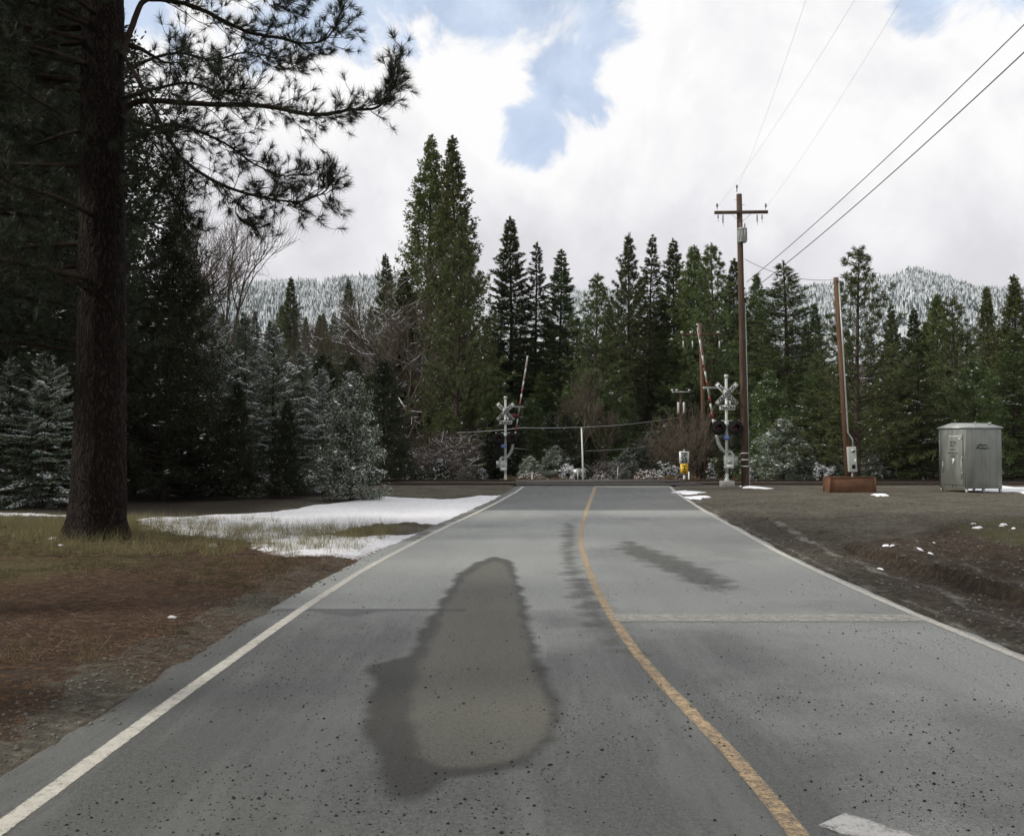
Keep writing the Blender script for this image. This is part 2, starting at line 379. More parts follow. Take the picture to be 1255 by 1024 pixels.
def ns(t, scale, detail=5, rough=.6, vec=None, st=None):
    n = N(t, 'ShaderNodeTexNoise', inp={'Scale': scale, 'Detail': detail, 'Roughness': rough})
    if vec is None: vec = N(t, 'ShaderNodeTexCoord').outputs['Object']
    if st:
        mp = N(t, 'ShaderNodeMapping'); mp.inputs['Scale'].default_value = st; L(t, vec, mp.inputs[0]); vec = mp.outputs[0]
    L(t, vec, n.inputs['Vector']); return n.outputs['Fac']
def mth(t, op, a, b=None, clamp=False):
    m_ = N(t, 'ShaderNodeMath', operation=op, use_clamp=clamp)
    for i, v_ in enumerate((a, b)):
        if v_ is None: continue
        if hasattr(v_, 'links'): L(t, v_, m_.inputs[i])
        else: m_.inputs[i].default_value = v_
    return m_.outputs[0]
def mrg(t, v_, a, b, c=0, d=1, s=True):
    r = N(t, 'ShaderNodeMapRange', interpolation_type='SMOOTHSTEP' if s else 'LINEAR', inp={'From Min': a, 'From Max': b, 'To Min': c, 'To Max': d}); L(t, v_, r.inputs['Value']); return r.outputs[0]
def mixc(t, f, a, b, bt='MIX'):
    x = N(t, 'ShaderNodeMix', data_type='RGBA', blend_type=bt)
    for i, v_ in ((0, f), (6, a), (7, b)):
        if hasattr(v_, 'links'): L(t, v_, x.inputs[i])
        elif i == 0: x.inputs[0].default_value = v_
        else: x.inputs[i].default_value = (*v_, 1)
    return x.outputs[2]
def noisy(t, a, amp, scale, lo, hi, **k):  # threshold of attribute + noise
    return mrg(t, mth(t, 'ADD', a, mth(t, 'MULTIPLY', mth(t, 'SUBTRACT', ns(t, scale, **k), .5), amp)), lo, hi)
fine = ns(t, 55, 4, .75); mid = ns(t, 6, 6, .65); big = ns(t, .7, 4)
gr2 = ns(t, 16, 6, .8); clod = ns(t, 26, 3, .6, st=(1, 1.6, 1))
grav = mixc(t, mrg(t, mth(t, 'ADD', mth(t, 'MULTIPLY', fine, .4), mth(t, 'MULTIPLY', gr2, .6)), .36, .64), (.080, .074, .056), (.26, .242, .190))
grav = mixc(t, mrg(t, mid, .35, .65), grav, mixc(t, .5, grav, (.085, .072, .05)))
clump = ns(t, 7, 9, .78); crs = ns(t, 2.4, 6, .7)
grav = mixc(t, mrg(t, clump, .42, .60), mixc(t, .62, grav, (.030, .024, .016)), grav)
c = mixc(t, mrg(t, big, .42, .62), grav, mixc(t, .55, grav, (.052, .040, .026)))
soilc = mixc(t, mrg(t, gr2, .34, .70), (.022, .014, .008), (.095, .062, .036))
soilc = mixc(t, mrg(t, mid, .45, .7), soilc, mixc(t, .5, soilc, (.10, .062, .034)))
soilc = mixc(t, mrg(t, clump, .44, .58), mixc(t, .6, soilc, (.008, .005, .004)), soilc)
c = mixc(t, noisy(t, att(t, 'soil'), 1.4, 1.8, -.35, .45), c, soilc)
mossc = mixc(t, mrg(t, fine, .3, .7), (.030, .032, .010), (.085, .078, .026))
c = mixc(t, mth(t, 'MULTIPLY', noisy(t, att(t, 'moss'), 1.6, 2.5, -.2, .6), .75), c, mossc)
c = mixc(t, mth(t, 'MULTIPLY', att(t, 'mud'), .75), c, mixc(t, mrg(t, clump, .4, .62), (.022, .018, .012), (.085, .068, .046)))
palec = mixc(t, mrg(t, gr2, .35, .65), (.12, .11, .09), (.34, .33, .29))
c = mixc(t, mth(t, 'MULTIPLY', noisy(t, att(t, 'pale'), 1.5, 2.4, .55, .95, st=(1, .5, 1), detail=8, rough=.7), .85), c, palec)
strw = ns(t, 20, 6, .85, st=(1, 1.7, 1))
duffc = mixc(t, mrg(t, strw, .40, .62), (.026, .014, .007), (.165, .090, .040))
duffc = mixc(t, mrg(t, clump, .44, .60), mixc(t, .6, duffc, (.012, .007, .004)), duffc)
duffc = mixc(t, mth(t, 'MULTIPLY', mrg(t, crs, .55, .70), .6), duffc, (.050, .046, .040))
c = mixc(t, noisy(t, att(t, 'duff'), 1.3, 3, .30, .45, detail=9, rough=.75), c, duffc)
grc = mixc(t, mrg(t, gr2, .38, .62), (.034, .030, .010), (.155, .125, .048))
c = mixc(t, mth(t, 'MULTIPLY', noisy(t, att(t, 'grass'), 1.8, 2.6, .35, .75, detail=8, rough=.7), .75), c, grc)
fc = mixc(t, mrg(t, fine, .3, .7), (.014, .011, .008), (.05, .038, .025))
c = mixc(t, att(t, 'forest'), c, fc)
sf = noisy(t, att(t, 'snow'), 1.15, 2.6, .02, .10, detail=10, rough=.76)
c = mixc(t, sf, c, mixc(t, mrg(t, mid, .3, .7), mixc(t, mrg(t, clump, .60, .66), (.74, .75, .78), (.20, .16, .11)), (.90, .90, .92)))
b = N(t, 'ShaderNodeBsdfPrincipled', inp={'Specular IOR Level': .25, 'Roughness': .9}); L(t, c, b.inputs['Base Color'])
bh = mth(t, 'ADD', mth(t, 'MULTIPLY', fine, .5), mth(t, 'ADD', mid, mth(t, 'MULTIPLY', gr2, .8)))
bp = N(t, 'ShaderNodeBump', inp={'Strength': 1.0, 'Distance': .05}); L(t, bh, bp.inputs['Height']); L(t, bp.outputs[0], b.inputs['Normal'])
L(t, b.outputs[0], o.inputs[0])

# ------------------------------------------------------------------ road
ry = axis([(-20, 3, .5), (3, 24, .08), (24, 62, .3)])
ru = np.linspace(0, 1, 110)
U, RYY = np.meshgrid(ru, ry); l_, r_ = eL(RYY), eR(RYY)
RXX = l_ + (r_ - l_) * U
RZ = base_z(RXX, RYY) + .0 + .006 * vn(RXX, RYY, .7)
edge = np.minimum(U, 1 - U) * (r_ - l_)
RZ = RZ - .055 * (1 - sm(0, .12, edge))
nx, ny = len(ru), len(ry)
i = (np.arange(ny - 1)[:, None] * nx + np.arange(nx - 1)[None, :])
Qr = np.stack([i, i + 1, i + nx + 1, i + nx], -1).reshape(-1, 4)
rx, rY = RXX.ravel(), RYY.ravel()
inner = sdp(rx, rY, G([(578, 701), (592, 692), (606, 687), (620, 691), (634, 720), (639, 760), (654, 820), (675, 868), (672, 900), (640, 928), (590, 940), (545, 940), (512, 924), (502, 880), (506, 835), (528, 785), (548, 738), (570, 706)]))
outer = sdp(rx, rY, G([(566, 700), (584, 688), (606, 682), (628, 686), (643, 735), (660, 808), (686, 868), (684, 905), (648, 938), (560, 954), (505, 984), (468, 972), (462, 925), (446, 890), (456, 850), (452, 815), (500, 803), (536, 740), (562, 703)]))
streak = sdp(rx, rY, G([(765, 660), (830, 682), (885, 705), (890, 728), (846, 716), (790, 690), (755, 672)]))
streak = np.maximum(streak, sdp(rx, rY, G([(828, 697), (860, 697), (896, 722), (862, 716)])) + .12)
streak = np.maximum(streak, sdp(rx, rY, G([(693, 640), (703, 645), (702, 690), (716, 712), (745, 752), (772, 800), (752, 790), (722, 765), (704, 722), (694, 690)])) + .05)
streak = np.maximum(streak, sdp(rx, rY, G([(560, 628), (610, 622), (560, 640), (520, 660), (480, 668), (520, 645)])) - .1)
far = sm(30.2, 30.45, rY)
lanel = sm(.1, -.25, rY - 11.75) * (rx < spl(rY, YY, YX)) * sm(-.6, -1.2, rx)
sd_l = np.abs(rY - 11.78)
film_sheen = np.maximum(sm(8.5, 14, rY), np.clip(.66 * sm(.1, .7, rx - spl(rY, YY, YX)) + .15 * sm(5, 9, rY) + 1.9 * vn(rx * 1.1, rY * .6, .7), 0, .9)) * (1 - .25 * sm(.2, -.4, rx - spl(rY, YY, YX)) * (rY < 11.8)) * (.75 + .9 * vn(rx, rY, .35))  # pale residue, plus the right lane's sheen painted in as lighter colour
seam = (sd_l < .05) * (rx < -.55) * 1.0
puddle = (sdp(rx, rY, G([(375, 748), (478, 748), (450, 752), (430, 756), (400, 752)])))
me = mesh_tris('road', np.stack([rx, rY, RZ.ravel()], 1), Qr, [], smooth=True, attrs={'film_sheen': film_sheen, 'inner': inner, 'outer': outer, 'streak': streak, 'far': far, 'lanel': lanel, 'seam': seam, 'puddle': puddle})
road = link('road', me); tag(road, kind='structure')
m, t, o = new_mat('asphalt'); me.materials.append(m)
speck = ns(t, 90, 5, .85); fine = ns(t, 30, 7, .85); mid = ns(t, 3.0, 6, .6); lng = ns(t, .9, 7, .68, st=(2.0, .30, 1)); big = ns(t, .35, 3); blot = ns(t, 7, 8, .8, st=(1, .6, 1))
g = mth(t, 'ADD', mth(t, 'MULTIPLY', speck, .55), mth(t, 'MULTIPLY', fine, .45))
c = mixc(t, mrg(t, g, .40, .60), (.020, .021, .0185), (.160, .166, .152))
c = mixc(t, mth(t, 'MULTIPLY', mrg(t, lng, .44, .64), .36), c, (.27, .28, .265))
c = mixc(t, mth(t, 'MULTIPLY', mrg(t, blot, .54, .66), .38), c, (.045, .046, .042))
c = mixc(t, mth(t, 'MULTIPLY', noisy(t, att(t, 'film_sheen'), 1.0, .8, .12, .8, detail=8, rough=.7), .85), c, mixc(t, mrg(t, g, .40, .60), (.13, .135, .123), (.46, .475, .438)))
c = mixc(t, mth(t, 'MULTIPLY', att(t, 'far'), .85), c, mixc(t, mrg(t, g, .38, .62), (.038, .040, .036), (.085, .088, .078)))
c = mixc(t, mth(t, 'MULTIPLY', att(t, 'lanel'), .35), c, mixc(t, .55, c, (.05, .05, .05)))
stf = mth(t, 'MULTIPLY', noisy(t, att(t, 'streak'), .8, 2.2, -.16, .20, detail=5, rough=.5), mrg(t, mth(t, 'ADD', mth(t, 'MULTIPLY', ns(t, 5, 9, .8), .7), mth(t, 'MULTIPLY', fine, .3)), .36, .54, .55, 1))
c = mixc(t, mth(t, 'MULTIPLY', stf, .88), c, mixc(t, mrg(t, g, .4, .6), (.018, .020, .014), (.06, .062, .046)))
of = noisy(t, att(t, 'outer'), .30, 1.8, -.07, .07, st=(.8, 1, 1), detail=6, rough=.52)
inn = noisy(t, att(t, 'inner'), .20, 2.2, -.05, .07, detail=7, rough=.6)
c = mixc(t, mth(t, 'MULTIPLY', of, .9), c, mixc(t, mrg(t, g, .4, .6), (.012, .0115, .008), (.032, .030, .023)))
innc = mixc(t, mrg(t, g, .38, .64), (.040, .039, .029), (.165, .160, .128))
innc = mixc(t, mth(t, 'MULTIPLY', mrg(t, fine, .55, .75), .35), innc, (.085, .06, .045))
c = mixc(t, mth(t, 'MULTIPLY', inn, .95), c, innc)
c = mixc(t, mth(t, 'MULTIPLY', att(t, 'seam'), .75), c, (.03, .03, .028))
c = mixc(t, mth(t, 'MULTIPLY', noisy(t, att(t, 'puddle'), .1, 9, -.02, .06), .6), c, (.035, .034, .03))
b = N(t, 'ShaderNodeBsdfPrincipled', inp={'Specular IOR Level': .7}); L(t, c, b.inputs['Base Color'])
rg = mth(t, 'ADD', mrg(t, lng, .3, .7, .46, .28), mth(t, 'ADD', mth(t, 'MULTIPLY', of, .38), mth(t, 'MULTIPLY', stf, .3)), True); L(t, rg, b.inputs['Roughness'])
bh = mth(t, 'ADD', mth(t, 'MULTIPLY', speck, .6), fine)
bp = N(t, 'ShaderNodeBump', inp={'Strength': .9, 'Distance': .014}); L(t, bh, bp.inputs['Height']); L(t, bp.outputs[0], b.inputs['Normal'])
L(t, b.outputs[0], o.inputs[0])

def paint_mat(name, c1, c2, wear_lo, wear_hi, scale=9):
    m, t, o = new_mat(name)
    n_ = mth(t, 'ADD', mth(t, 'MULTIPLY', ns(t, scale, 9, .8), .55), mth(t, 'MULTIPLY', ns(t, 45, 5, .8), .45))
    cc = mixc(t, ns(t, 14, 4), c1, c2)
    b = N(t, 'ShaderNodeBsdfPrincipled', inp={'Roughness': .6}); L(t, cc, b.inputs['Base Color'])
    e_ = att(t, 'edge')
    f_ = mrg(t, mth(t, 'SUBTRACT', mth(t, 'ADD', n_, mth(t, 'MULTIPLY', e_, .35)), .35), wear_lo, wear_hi)
    tr = N(t, 'ShaderNodeBsdfTransparent'); ms = N(t, 'ShaderNodeMixShader')
    L(t, f_, ms.inputs[0]); L(t, tr.outputs[0], ms.inputs[1]); L(t, b.outputs[0], ms.inputs[2]); L(t, ms.outputs[0], o.inputs[0])
    return m
M_pw = paint_mat('white_road_paint', (.36, .34, .29), (.58, .56, .50), .30, .52)
M_pw2 = paint_mat('worn_white_road_paint', (.36, .35, .33), (.52, .51, .49), .30, .52)
M_pw3 = paint_mat('dull_white_road_paint', (.30, .29, .25), (.48, .46, .41), .34, .60)
M_py = paint_mat('yellow_road_paint', (.42, .29, .15), (.58, .43, .26), .36, .62)
def stripe(name, ys, xl, xr, mat, lift=.004, ncol=7, across=False):
    k = len(ys); u = np.linspace(0, 1, ncol)
    XX = xl[:, None] + (xr - xl)[:, None] * u; YY_ = np.repeat(ys[:, None], ncol, 1)
    ZZ = base_z(XX, YY_) + .006 * vn(XX, YY_, .7) + lift
    ed = np.repeat((np.minimum(u, 1 - u) / .18).clip(0, 1)[None, :], k, 0)
    if across: ed = np.repeat((np.minimum(np.linspace(0, 1, k), 1 - np.linspace(0, 1, k)) / .18).clip(0, 1)[:, None], ncol, 1)
    i = (np.arange(k - 1)[:, None] * ncol + np.arange(ncol - 1)[None, :])
    q = np.stack([i, i + 1, i + ncol + 1, i + ncol], -1).reshape(-1, 4)
    o = link(name, mesh_tris(name, np.stack([XX.ravel(), YY_.ravel(), ZZ.ravel()], 1), q, [mat], attrs={'edge': ed.ravel()}))
    return tag(o, kind='structure')
ys = axis([(-15, 3, .5), (3, 24, .1), (24, 46.6, .4)])
stripe('edge_line', ys, spl(ys, LY, LX) - .085, spl(ys, LY, LX) + .085, M_pw)
stripe('edge_line', ys, spl(ys, RY, RX) - .075, spl(ys, RY, RX) + .075, M_pw)
stripe('centre_line', ys, spl(ys, YY, YX), spl(ys, YY, YX) + .16 + .05 * sm(15, 46, ys), M_py)
ys2 = np.linspace(46.15, 46.95, 5)
stripe('stop_line', ys2, spl(ys2, YY, YX) + .15, spl(ys2, RY, RX) - .08, M_pw, .008, 30, True)
ys2 = np.linspace(10.85, 11.55, 9)
stripe('transverse_line', ys2, spl(ys2, YY, YX) + .10, spl(ys2, RY, RX) - .08, M_pw3, .008, 40, True)
def strip2(name, a, b, w, mat, lift):
    a, b = np.array(a, float), np.array(b, float); d = b - a; ln = np.linalg.norm(d); d /= ln; nrm = np.array([-d[1], d[0]])
    us = np.linspace(0, ln, 24); vs = np.linspace(-w / 2, w / 2, 7)
    P = a + us[:, None, None] * d + vs[None, :, None] * nrm
    XX, YY_ = P[..., 0].ravel(), P[..., 1].ravel(); ZZ = base_z(XX, YY_) + .006 * vn(XX, YY_, .7) + lift
    i = (np.arange(23)[:, None] * 7 + np.arange(6)[None, :]); q = np.stack([i, i + 1, i + 8, i + 7], -1).reshape(-1, 4)
    ed = np.repeat((np.minimum(vs + w / 2, w / 2 - vs) / .07).clip(0, 1)[None, :], 24, 0)
    o = link(name, mesh_tris(name, np.stack([XX, YY_, ZZ], 1), q, [mat], attrs={'edge': ed.ravel()})); return tag(o, kind='structure')
strip2('crossing_cross_marking', (1.72, 5.18), (4.2, 2.2), .36, M_pw2, .004)
strip2('crossing_cross_marking', (4.2, 5.3), (1.9, 2.2), .36, M_pw2, .012)

# cinders and grit on the road
def scatter_rocks(name, P, s, mat, seed, flat=.6):
    rs = np.random.RandomState(seed); ph = (1 + 5 ** .5) / 2
    iv = np.array([(-1, ph, 0), (1, ph, 0), (-1, -ph, 0), (1, -ph, 0), (0, -1, ph), (0, 1, ph), (0, -1, -ph), (0, 1, -ph), (ph, 0, -1), (ph, 0, 1), (-ph, 0, -1), (-ph, 0, 1)]) / 1.9
    it = np.array([(0, 11, 5), (0, 5, 1), (0, 1, 7), (0, 7, 10), (0, 10, 11), (1, 5, 9), (5, 11, 4), (11, 10, 2), (10, 7, 6), (7, 1, 8), (3, 9, 4), (3, 4, 2), (3, 2, 6), (3, 6, 8), (3, 8, 9), (4, 9, 5), (2, 4, 11), (6, 2, 10), (8, 6, 7), (9, 8, 1)])
    n = len(P); V = iv[None] * (1 + .35 * rs.uniform(-1, 1, (n, 12, 1))) * s[:, None, None] * np.array([1, 1, flat])
    a = rs.rand(n) * 6.28; ca, sa = np.cos(a)[:, None], np.sin(a)[:, None]
    V = np.stack([V[..., 0] * ca - V[..., 1] * sa, V[..., 0] * sa + V[..., 1] * ca, V[..., 2]], -1) + P[:, None, :]
    T = it[None] + (np.arange(n) * 12)[:, None, None]
    return link(name, mesh_tris(name, V.reshape(-1, 3), T.reshape(-1, 3), [mat]))
rs = np.random.RandomState(11)
n = 60000
py_ = 3.6 + 12 * rs.rand(n) ** 1.5; px_ = rs.uniform(-2.5, 4.75, n)
dens = vn(px_, py_, .6) + vn(px_, py_, 2.2) * .6 + .25 - .5 * sm(7, 13, py_) - .5 * (sdp(px_, py_, G([(584, 686), (630, 687), (680, 868), (642, 934), (505, 960), (462, 925), (456, 850), (536, 740)])) > 0)
k = rs.rand(n) < np.clip(dens, .07, 1)
px_, py_ = px_[k], py_[k]; n = len(px_)
sz = .0016 + .0075 * rs.rand(n) ** 14 + .0036 * rs.rand(n) ** 3
M_cinder = pm('cinder', (.006, .005, .005), (.022, .018, .016), 40, .9)
o_ = scatter_rocks('road_cinders', np.stack([px_, py_, base_z(px_, py_) + .006 * vn(px_, py_, .7) + sz * .3], 1), sz * 1.15, M_cinder, 3); tag(o_, 'black cinders and grit scattered over the asphalt', 'grit', kind='stuff')
n = 42000
px_ = 5 + 17 * rs.rand(n) ** 1.4; py_ = 6 + 36 * rs.rand(n) ** 1.5; k = px_ > eR(py_) + .05; px_, py_ = px_[k], py_[k]; n = len(px_)
sz = .006 + .026 * rs.rand(n) ** 6
M_stone = pm('gravel_stone', (.05, .042, .035), (.19, .17, .14), .9, .9)
n = 5000
ly2 = 4.5 + 14 * rs.rand(n); lx2 = eL(ly2) + rs.normal(-.35, .28, n)
sz2 = .004 + .018 * rs.rand(n) ** 5
tag(scatter_rocks('edge_grit', np.stack([lx2, ly2, np.maximum(hz(lx2, ly2), np.where(lx2 > eL(ly2), base_z(lx2, ly2), -1)) + sz2 * .2], 1), sz2, M_stone, 6), 'stones and bark crumbs along the crumbling left road edge', 'grit', kind='stuff')
tag(scatter_rocks('gravel_stones', np.stack([px_, py_, hz(px_, py_) + sz * .2], 1), sz, M_stone, 4), 'loose grey brown stones on the dirt beside the road', 'gravel', kind='stuff')

# leaf/blade batch: triangles (p, dir, length, width)
def blades(P, D, ln, w, rs):
    n = len(P); D = D / (np.linalg.norm(D, axis=1, keepdims=True) + 1e-9)
    r = rs.normal(size=(n, 3)); Wd = np.cross(D, r); Wd /= np.linalg.norm(Wd, axis=1, keepdims=True) + 1e-9
    w = np.broadcast_to(np.asarray(w, float), (n,))[:, None]; ln = np.broadcast_to(np.asarray(ln, float), (n,))[:, None]
    V = np.stack([P - Wd * w / 2, P + Wd * w / 2, P + D * ln], 1).reshape(-1, 3)
    return V, np.arange(3 * n).reshape(n, 3)
def kites(P, D, ln, w, rs, flat=None):
    """four-sided leaf: narrow, wide at 40 %, pointed"""
    n = len(P); D = D / (np.linalg.norm(D, axis=1, keepdims=True) + 1e-9)
    r = rs.normal(size=(n, 3)) if flat is None else flat + .35 * rs.normal(size=(n, 3))
    Wd = np.cross(D, r); Wd /= np.linalg.norm(Wd, axis=1, keepdims=True) + 1e-9
    w = np.broadcast_to(np.asarray(w, float), (n,))[:, None]; ln = np.broadcast_to(np.asarray(ln, float), (n,))[:, None]
    m_ = P + D * ln * .4
    V = np.stack([P, m_ - Wd * w / 2, P + D * ln, m_ + Wd * w / 2], 1).reshape(-1, 3)
    b_ = np.arange(n)[:, None] * 4
    return V, np.concatenate([b_ + np.array([[0, 1, 2]]), b_ + np.array([[0, 2, 3]])])

# pine needle litter on the left shoulder
n = 70000
lx_ = -2.3 - 12.6 * rs.rand(n) ** 1.5; ly_ = 4.2 + 16 * rs.rand(n) ** 1.1
k = (lx_ < eL(ly_) + .02 + .5 * rs.rand(n) ** 3) & (vn(lx_, ly_, .8) > -.25); lx_, ly_ = lx_[k], ly_[k]; n = len(lx_)
a = rs.rand(n) * 6.28
V, T = blades(np.stack([lx_, ly_, hz(lx_, ly_) + .012 + .02 * rs.rand(n)], 1), np.stack([np.cos(a), np.sin(a), rs.normal(0, .15, n)], 1), rs.uniform(.09, .2, n), .0045, rs)
M_litter = leaf_mat('fallen_needles', (.090, .050, .026), (.27, .175, .100), .1)
tag(link('needle_litter', mesh_tris('needle_litter', V, T, [M_litter])), 'rust brown fallen pine needles on the left shoulder', 'needle litter', kind='stuff')
# grass
def grass(name, label, n, cx, cy, sx, sy, h, mat, seed, cond=None, snowy=False):
    rs = np.random.RandomState(seed); k = max(1, n // 22)
    tx = cx + rs.uniform(-sx, sx, k); ty = cy + rs.uniform(-sy, sy, k)
    x = np.repeat(tx, 22) + rs.normal(0, .07, k * 22); y = np.repeat(ty, 22) + rs.normal(0, .07, k * 22)
    kk = (x < eL(y) - .25) | (x > eR(y) + .3)
    if cond is not None: kk &= cond(x, y)
    x, y = x[kk], y[kk]; n = len(x)
    D = np.stack([rs.normal(0, .5, n), rs.normal(0, .5, n), np.ones(n)], 1)
    V, T = blades(np.stack([x, y, hz(x, y) - .01], 1), D, h * rs.uniform(.4, 1.1, n), .006, rs)
    return tag(link(name, mesh_tris(name, V, T, [mat])), label, 'grass', kind='stuff')
M_grass = leaf_mat('dry_grass', (.10, .085, .038), (.28, .235, .125), .3)
M_grass2 = leaf_mat('green_grass', (.040, .048, .018), (.085, .090, .034), .3)
grass('grass', 'thin dry grass tufts round the foot of the big pine', 15000, -6.5, 20.3, 4.5, 2.6, .42, M_grass, 1, lambda x, y: np.hypot(x + 8.6, y - 19.9) > .5)
grass('grass', 'short olive green grass on the left shoulder', 60000, -7.3, 12.5, 3.8, 5.2, .085, M_grass2, 2, lambda x, y: vn(x, y, .5) > -.05)
grass('grass', 'dry grass along the shaded edge of the snow', 14000, -13, 22.5, 7, 3.2, .34, M_grass, 3)
grass('grass', 'straw coloured tufts scattered over the needle litter', 9000, -6.6, 13.5, 4.0, 6.0, .20, M_grass, 6, lambda x, y: vn(x, y, .35) > .05)
grass('grass', 'low dry grass on the right hand dirt bank', 6000, 11, 19.5, 4, 3.5, .06, M_grass2, 4)

# ------------------------------------------------------------------ trees
def conifer(seed, H, R, clear, gap, nb, mat, kind='fir', dens=26, ll=.34, lw=.07, snow=0.0, peak=.0, power=.85, clump=0., tr=.012):
    rs = np.random.RandomState(seed)
    tk = MB(); k = 12; zs = np.linspace(-.3, H, k)
    wob = np.cumsum(rs.normal(0, .012 * H / 12, (k, 2)), 0); wob[:2] = 0
    r0 = H * tr
    rad = r0 * (1 - np.clip(zs, 0, H) / H) ** .9 + .012
    tk.tube(np.stack([wob[:, 0], wob[:, 1], zs], 1), rad, 7)
    cr = MB(); z = clear * H; az = rs.rand() * 6.28
    Pl, Dl, Ll, Wl, Nl = [], [], [], [], []; Sp = []; Ss = []
    sub = rs.uniform(.55, 1.2, 64)
    while z < H * .985:
        t_ = (z - clear * H) / (H - clear * H)
        Lm = R * min((1 - t_) ** power, 1.5 * (1 - t_)) * (sm(-peak - .001, peak + .001, t_) * .5 + .5 if peak else 1) + .12
        nbr = max(3, int(round(nb * (1 - .25 * t_))))
        for j in range(nbr):
            az += 2.4 + rs.normal(0, .25)
            Lb = Lm * rs.uniform(.62, 1.12) * (1 + clump * (sub[int(az * 2 / 1.0) % 64] - .85))
            if rs.rand() < .05: Lb *= 1.25
            Lb = max(Lb, .1)
            if kind == 'pine': el = .15 + .55 * t_ + rs.normal(0, .12); curl = .18
            elif kind == 'cedar': el = .05 + .75 * t_ + rs.normal(0, .12); curl = .16
            else: el = -.18 + .85 * t_ ** 1.4 + rs.normal(0, .1); curl = -.04 + .12 * t_
            zz = z + rs.uniform(-.5, .5) * gap
            ox = np.interp(zz, zs, wob[:, 0]); oy = np.interp(zz, zs, wob[:, 1])
            dr = np.array([math.cos(az), math.sin(az), 0]); sd_ = np.array([-dr[1], dr[0], 0])
            f = lambda s: np.stack([ox + dr[0] * Lb * s * math.cos(el), oy + dr[1] * Lb * s * math.cos(el), zz + Lb * (s * math.sin(el) + curl * s * s)], -1)
            ss = np.linspace(0, .95, 4)
            tk.tube(f(ss), (.006 + .011 * Lb) * (1 - ss * .85), 3, cap=False)
            n_ = int(dens * (Lb + .25))
            if kind == 'pine':
                # tufts carried on short side twigs
                nt_ = max(2, int(Lb * 3.4)); s = np.clip(rs.uniform(.25, 1.02, nt_) ** .8, 0, 1); s[0] = 1
                off = rs.uniform(-1, 1, nt_) * .34 * Lb * (1.12 - s)
                C = f(s) + sd_ * off[:, None] + np.array([0, 0, 1]) * (rs.uniform(-.02, .14, nt_) * (.4 + Lb * .3))[:, None]
                per = max(6, int(n_ / nt_))
                P = np.repeat(C, per, 0); ax = dr * .5 + np.array([0, 0, .35])
                D = rs.normal(0, .62, (len(P), 3)) + ax
                P = P - .1 * ll * D + rs.normal(0, .05, P.shape)
                Pl.append(P); Dl.append(D); Ll.append(ll * rs.uniform(.6, 1.1, len(P))); Wl.append(np.full(len(P), lw)); Nl.append(np.repeat([[0, 0, 0.]], len(P), 0))
                if snow:
                    kk = rs.rand(nt_) < snow
                    Sp.append(C[kk] + [0, 0, .05]); Ss.append(np.full(kk.sum(), .16))
            else:
                s = rs.uniform(.12, 1.0, n_) ** .75
                wv = .30 * Lb * (1.08 - s) + .08
                off = rs.uniform(-1, 1, n_) * wv
                sg = np.sign(off)
                if kind == 'cedar':
                    # bunched flat sprays held at all angles
                    nc = max(2, int(Lb * 3.5)); cs = rs.uniform(.25, 1, nc) ** .7; co = rs.uniform(-1, 1, nc) * (.30 * Lb * (1.1 - cs) + .05)
                    C = f(cs) + sd_ * co[:, None] + rs.normal(0, .06, (nc, 3)); ix = rs.randint(0, nc, n_)
                    P = C[ix] + rs.normal(0, .10 + .015 * Lb, (n_, 3)); D = dr * .7 + sd_ * (np.sign(co[ix]) * .5)[:, None] + rs.normal(0, .5, (n_, 3)) + np.array([0, 0, .15])
                    nn = np.repeat([[0, 0, 0.]], n_, 0)
                    if snow:
                        kk = rs.rand(nc) < snow; q_ = C[kk]
                        for r in range(3): Sp.append(q_ + rs.normal(0, .07, q_.shape) + [0, 0, .09]); Ss.append(np.full(len(q_), .11))
                else:
                    P = f(s) + sd_ * off[:, None] - np.array([0, 0, 1]) * (np.abs(off) * .22 + rs.uniform(0, .05, n_))[:, None]
                    D = dr * .75 + sd_ * (sg * .75)[:, None] + np.array([0, 0, -.12]) + rs.normal(0, .25, (n_, 3))
                    nn = np.repeat([[0, 0, 1.]], n_, 0)
                    if snow:
                        cl = rs.rand() < snow * 1.6
                        if cl:
                            kk = rs.rand(n_) < snow * 1.1 * (s > .35); q_ = P[kk] + D[kk] * ll * .2
                            Sp.append(q_ + [0, 0, .025]); Ss.append(np.full(len(q_), .10))
                Pl.append(P); Dl.append(D); Ll.append(ll * rs.uniform(.6, 1.15, n_)); Wl.append(np.full(n_, lw)); Nl.append(nn)
        z += gap * (1 - .45 * t_) * rs.uniform(.8, 1.2)
    # leader
    Pn = np.array([[wob[-1, 0], wob[-1, 1], H - .05 - .4 * q] for q in rs.rand(30)])
    Pl.append(Pn); Dl.append(rs.normal(0, .4, (30, 3)) + [0, 0, 1]); Ll.append(np.full(30, ll * .8)); Wl.append(np.full(30, lw)); Nl.append(np.repeat([[0, 0, 0.]], 30, 0))
    P, D, LL, WW, NN = map(np.concatenate, (Pl, Dl, Ll, Wl, Nl))
    fl = np.where(np.abs(NN).sum(1, keepdims=True) > 0, NN * 1.0 + .35 * rs.normal(size=NN.shape), rs.normal(size=NN.shape))
    V, T = kites(P, D, LL, WW, rs, flat=fl * 1.0)
    cr.add(V, T, 0)
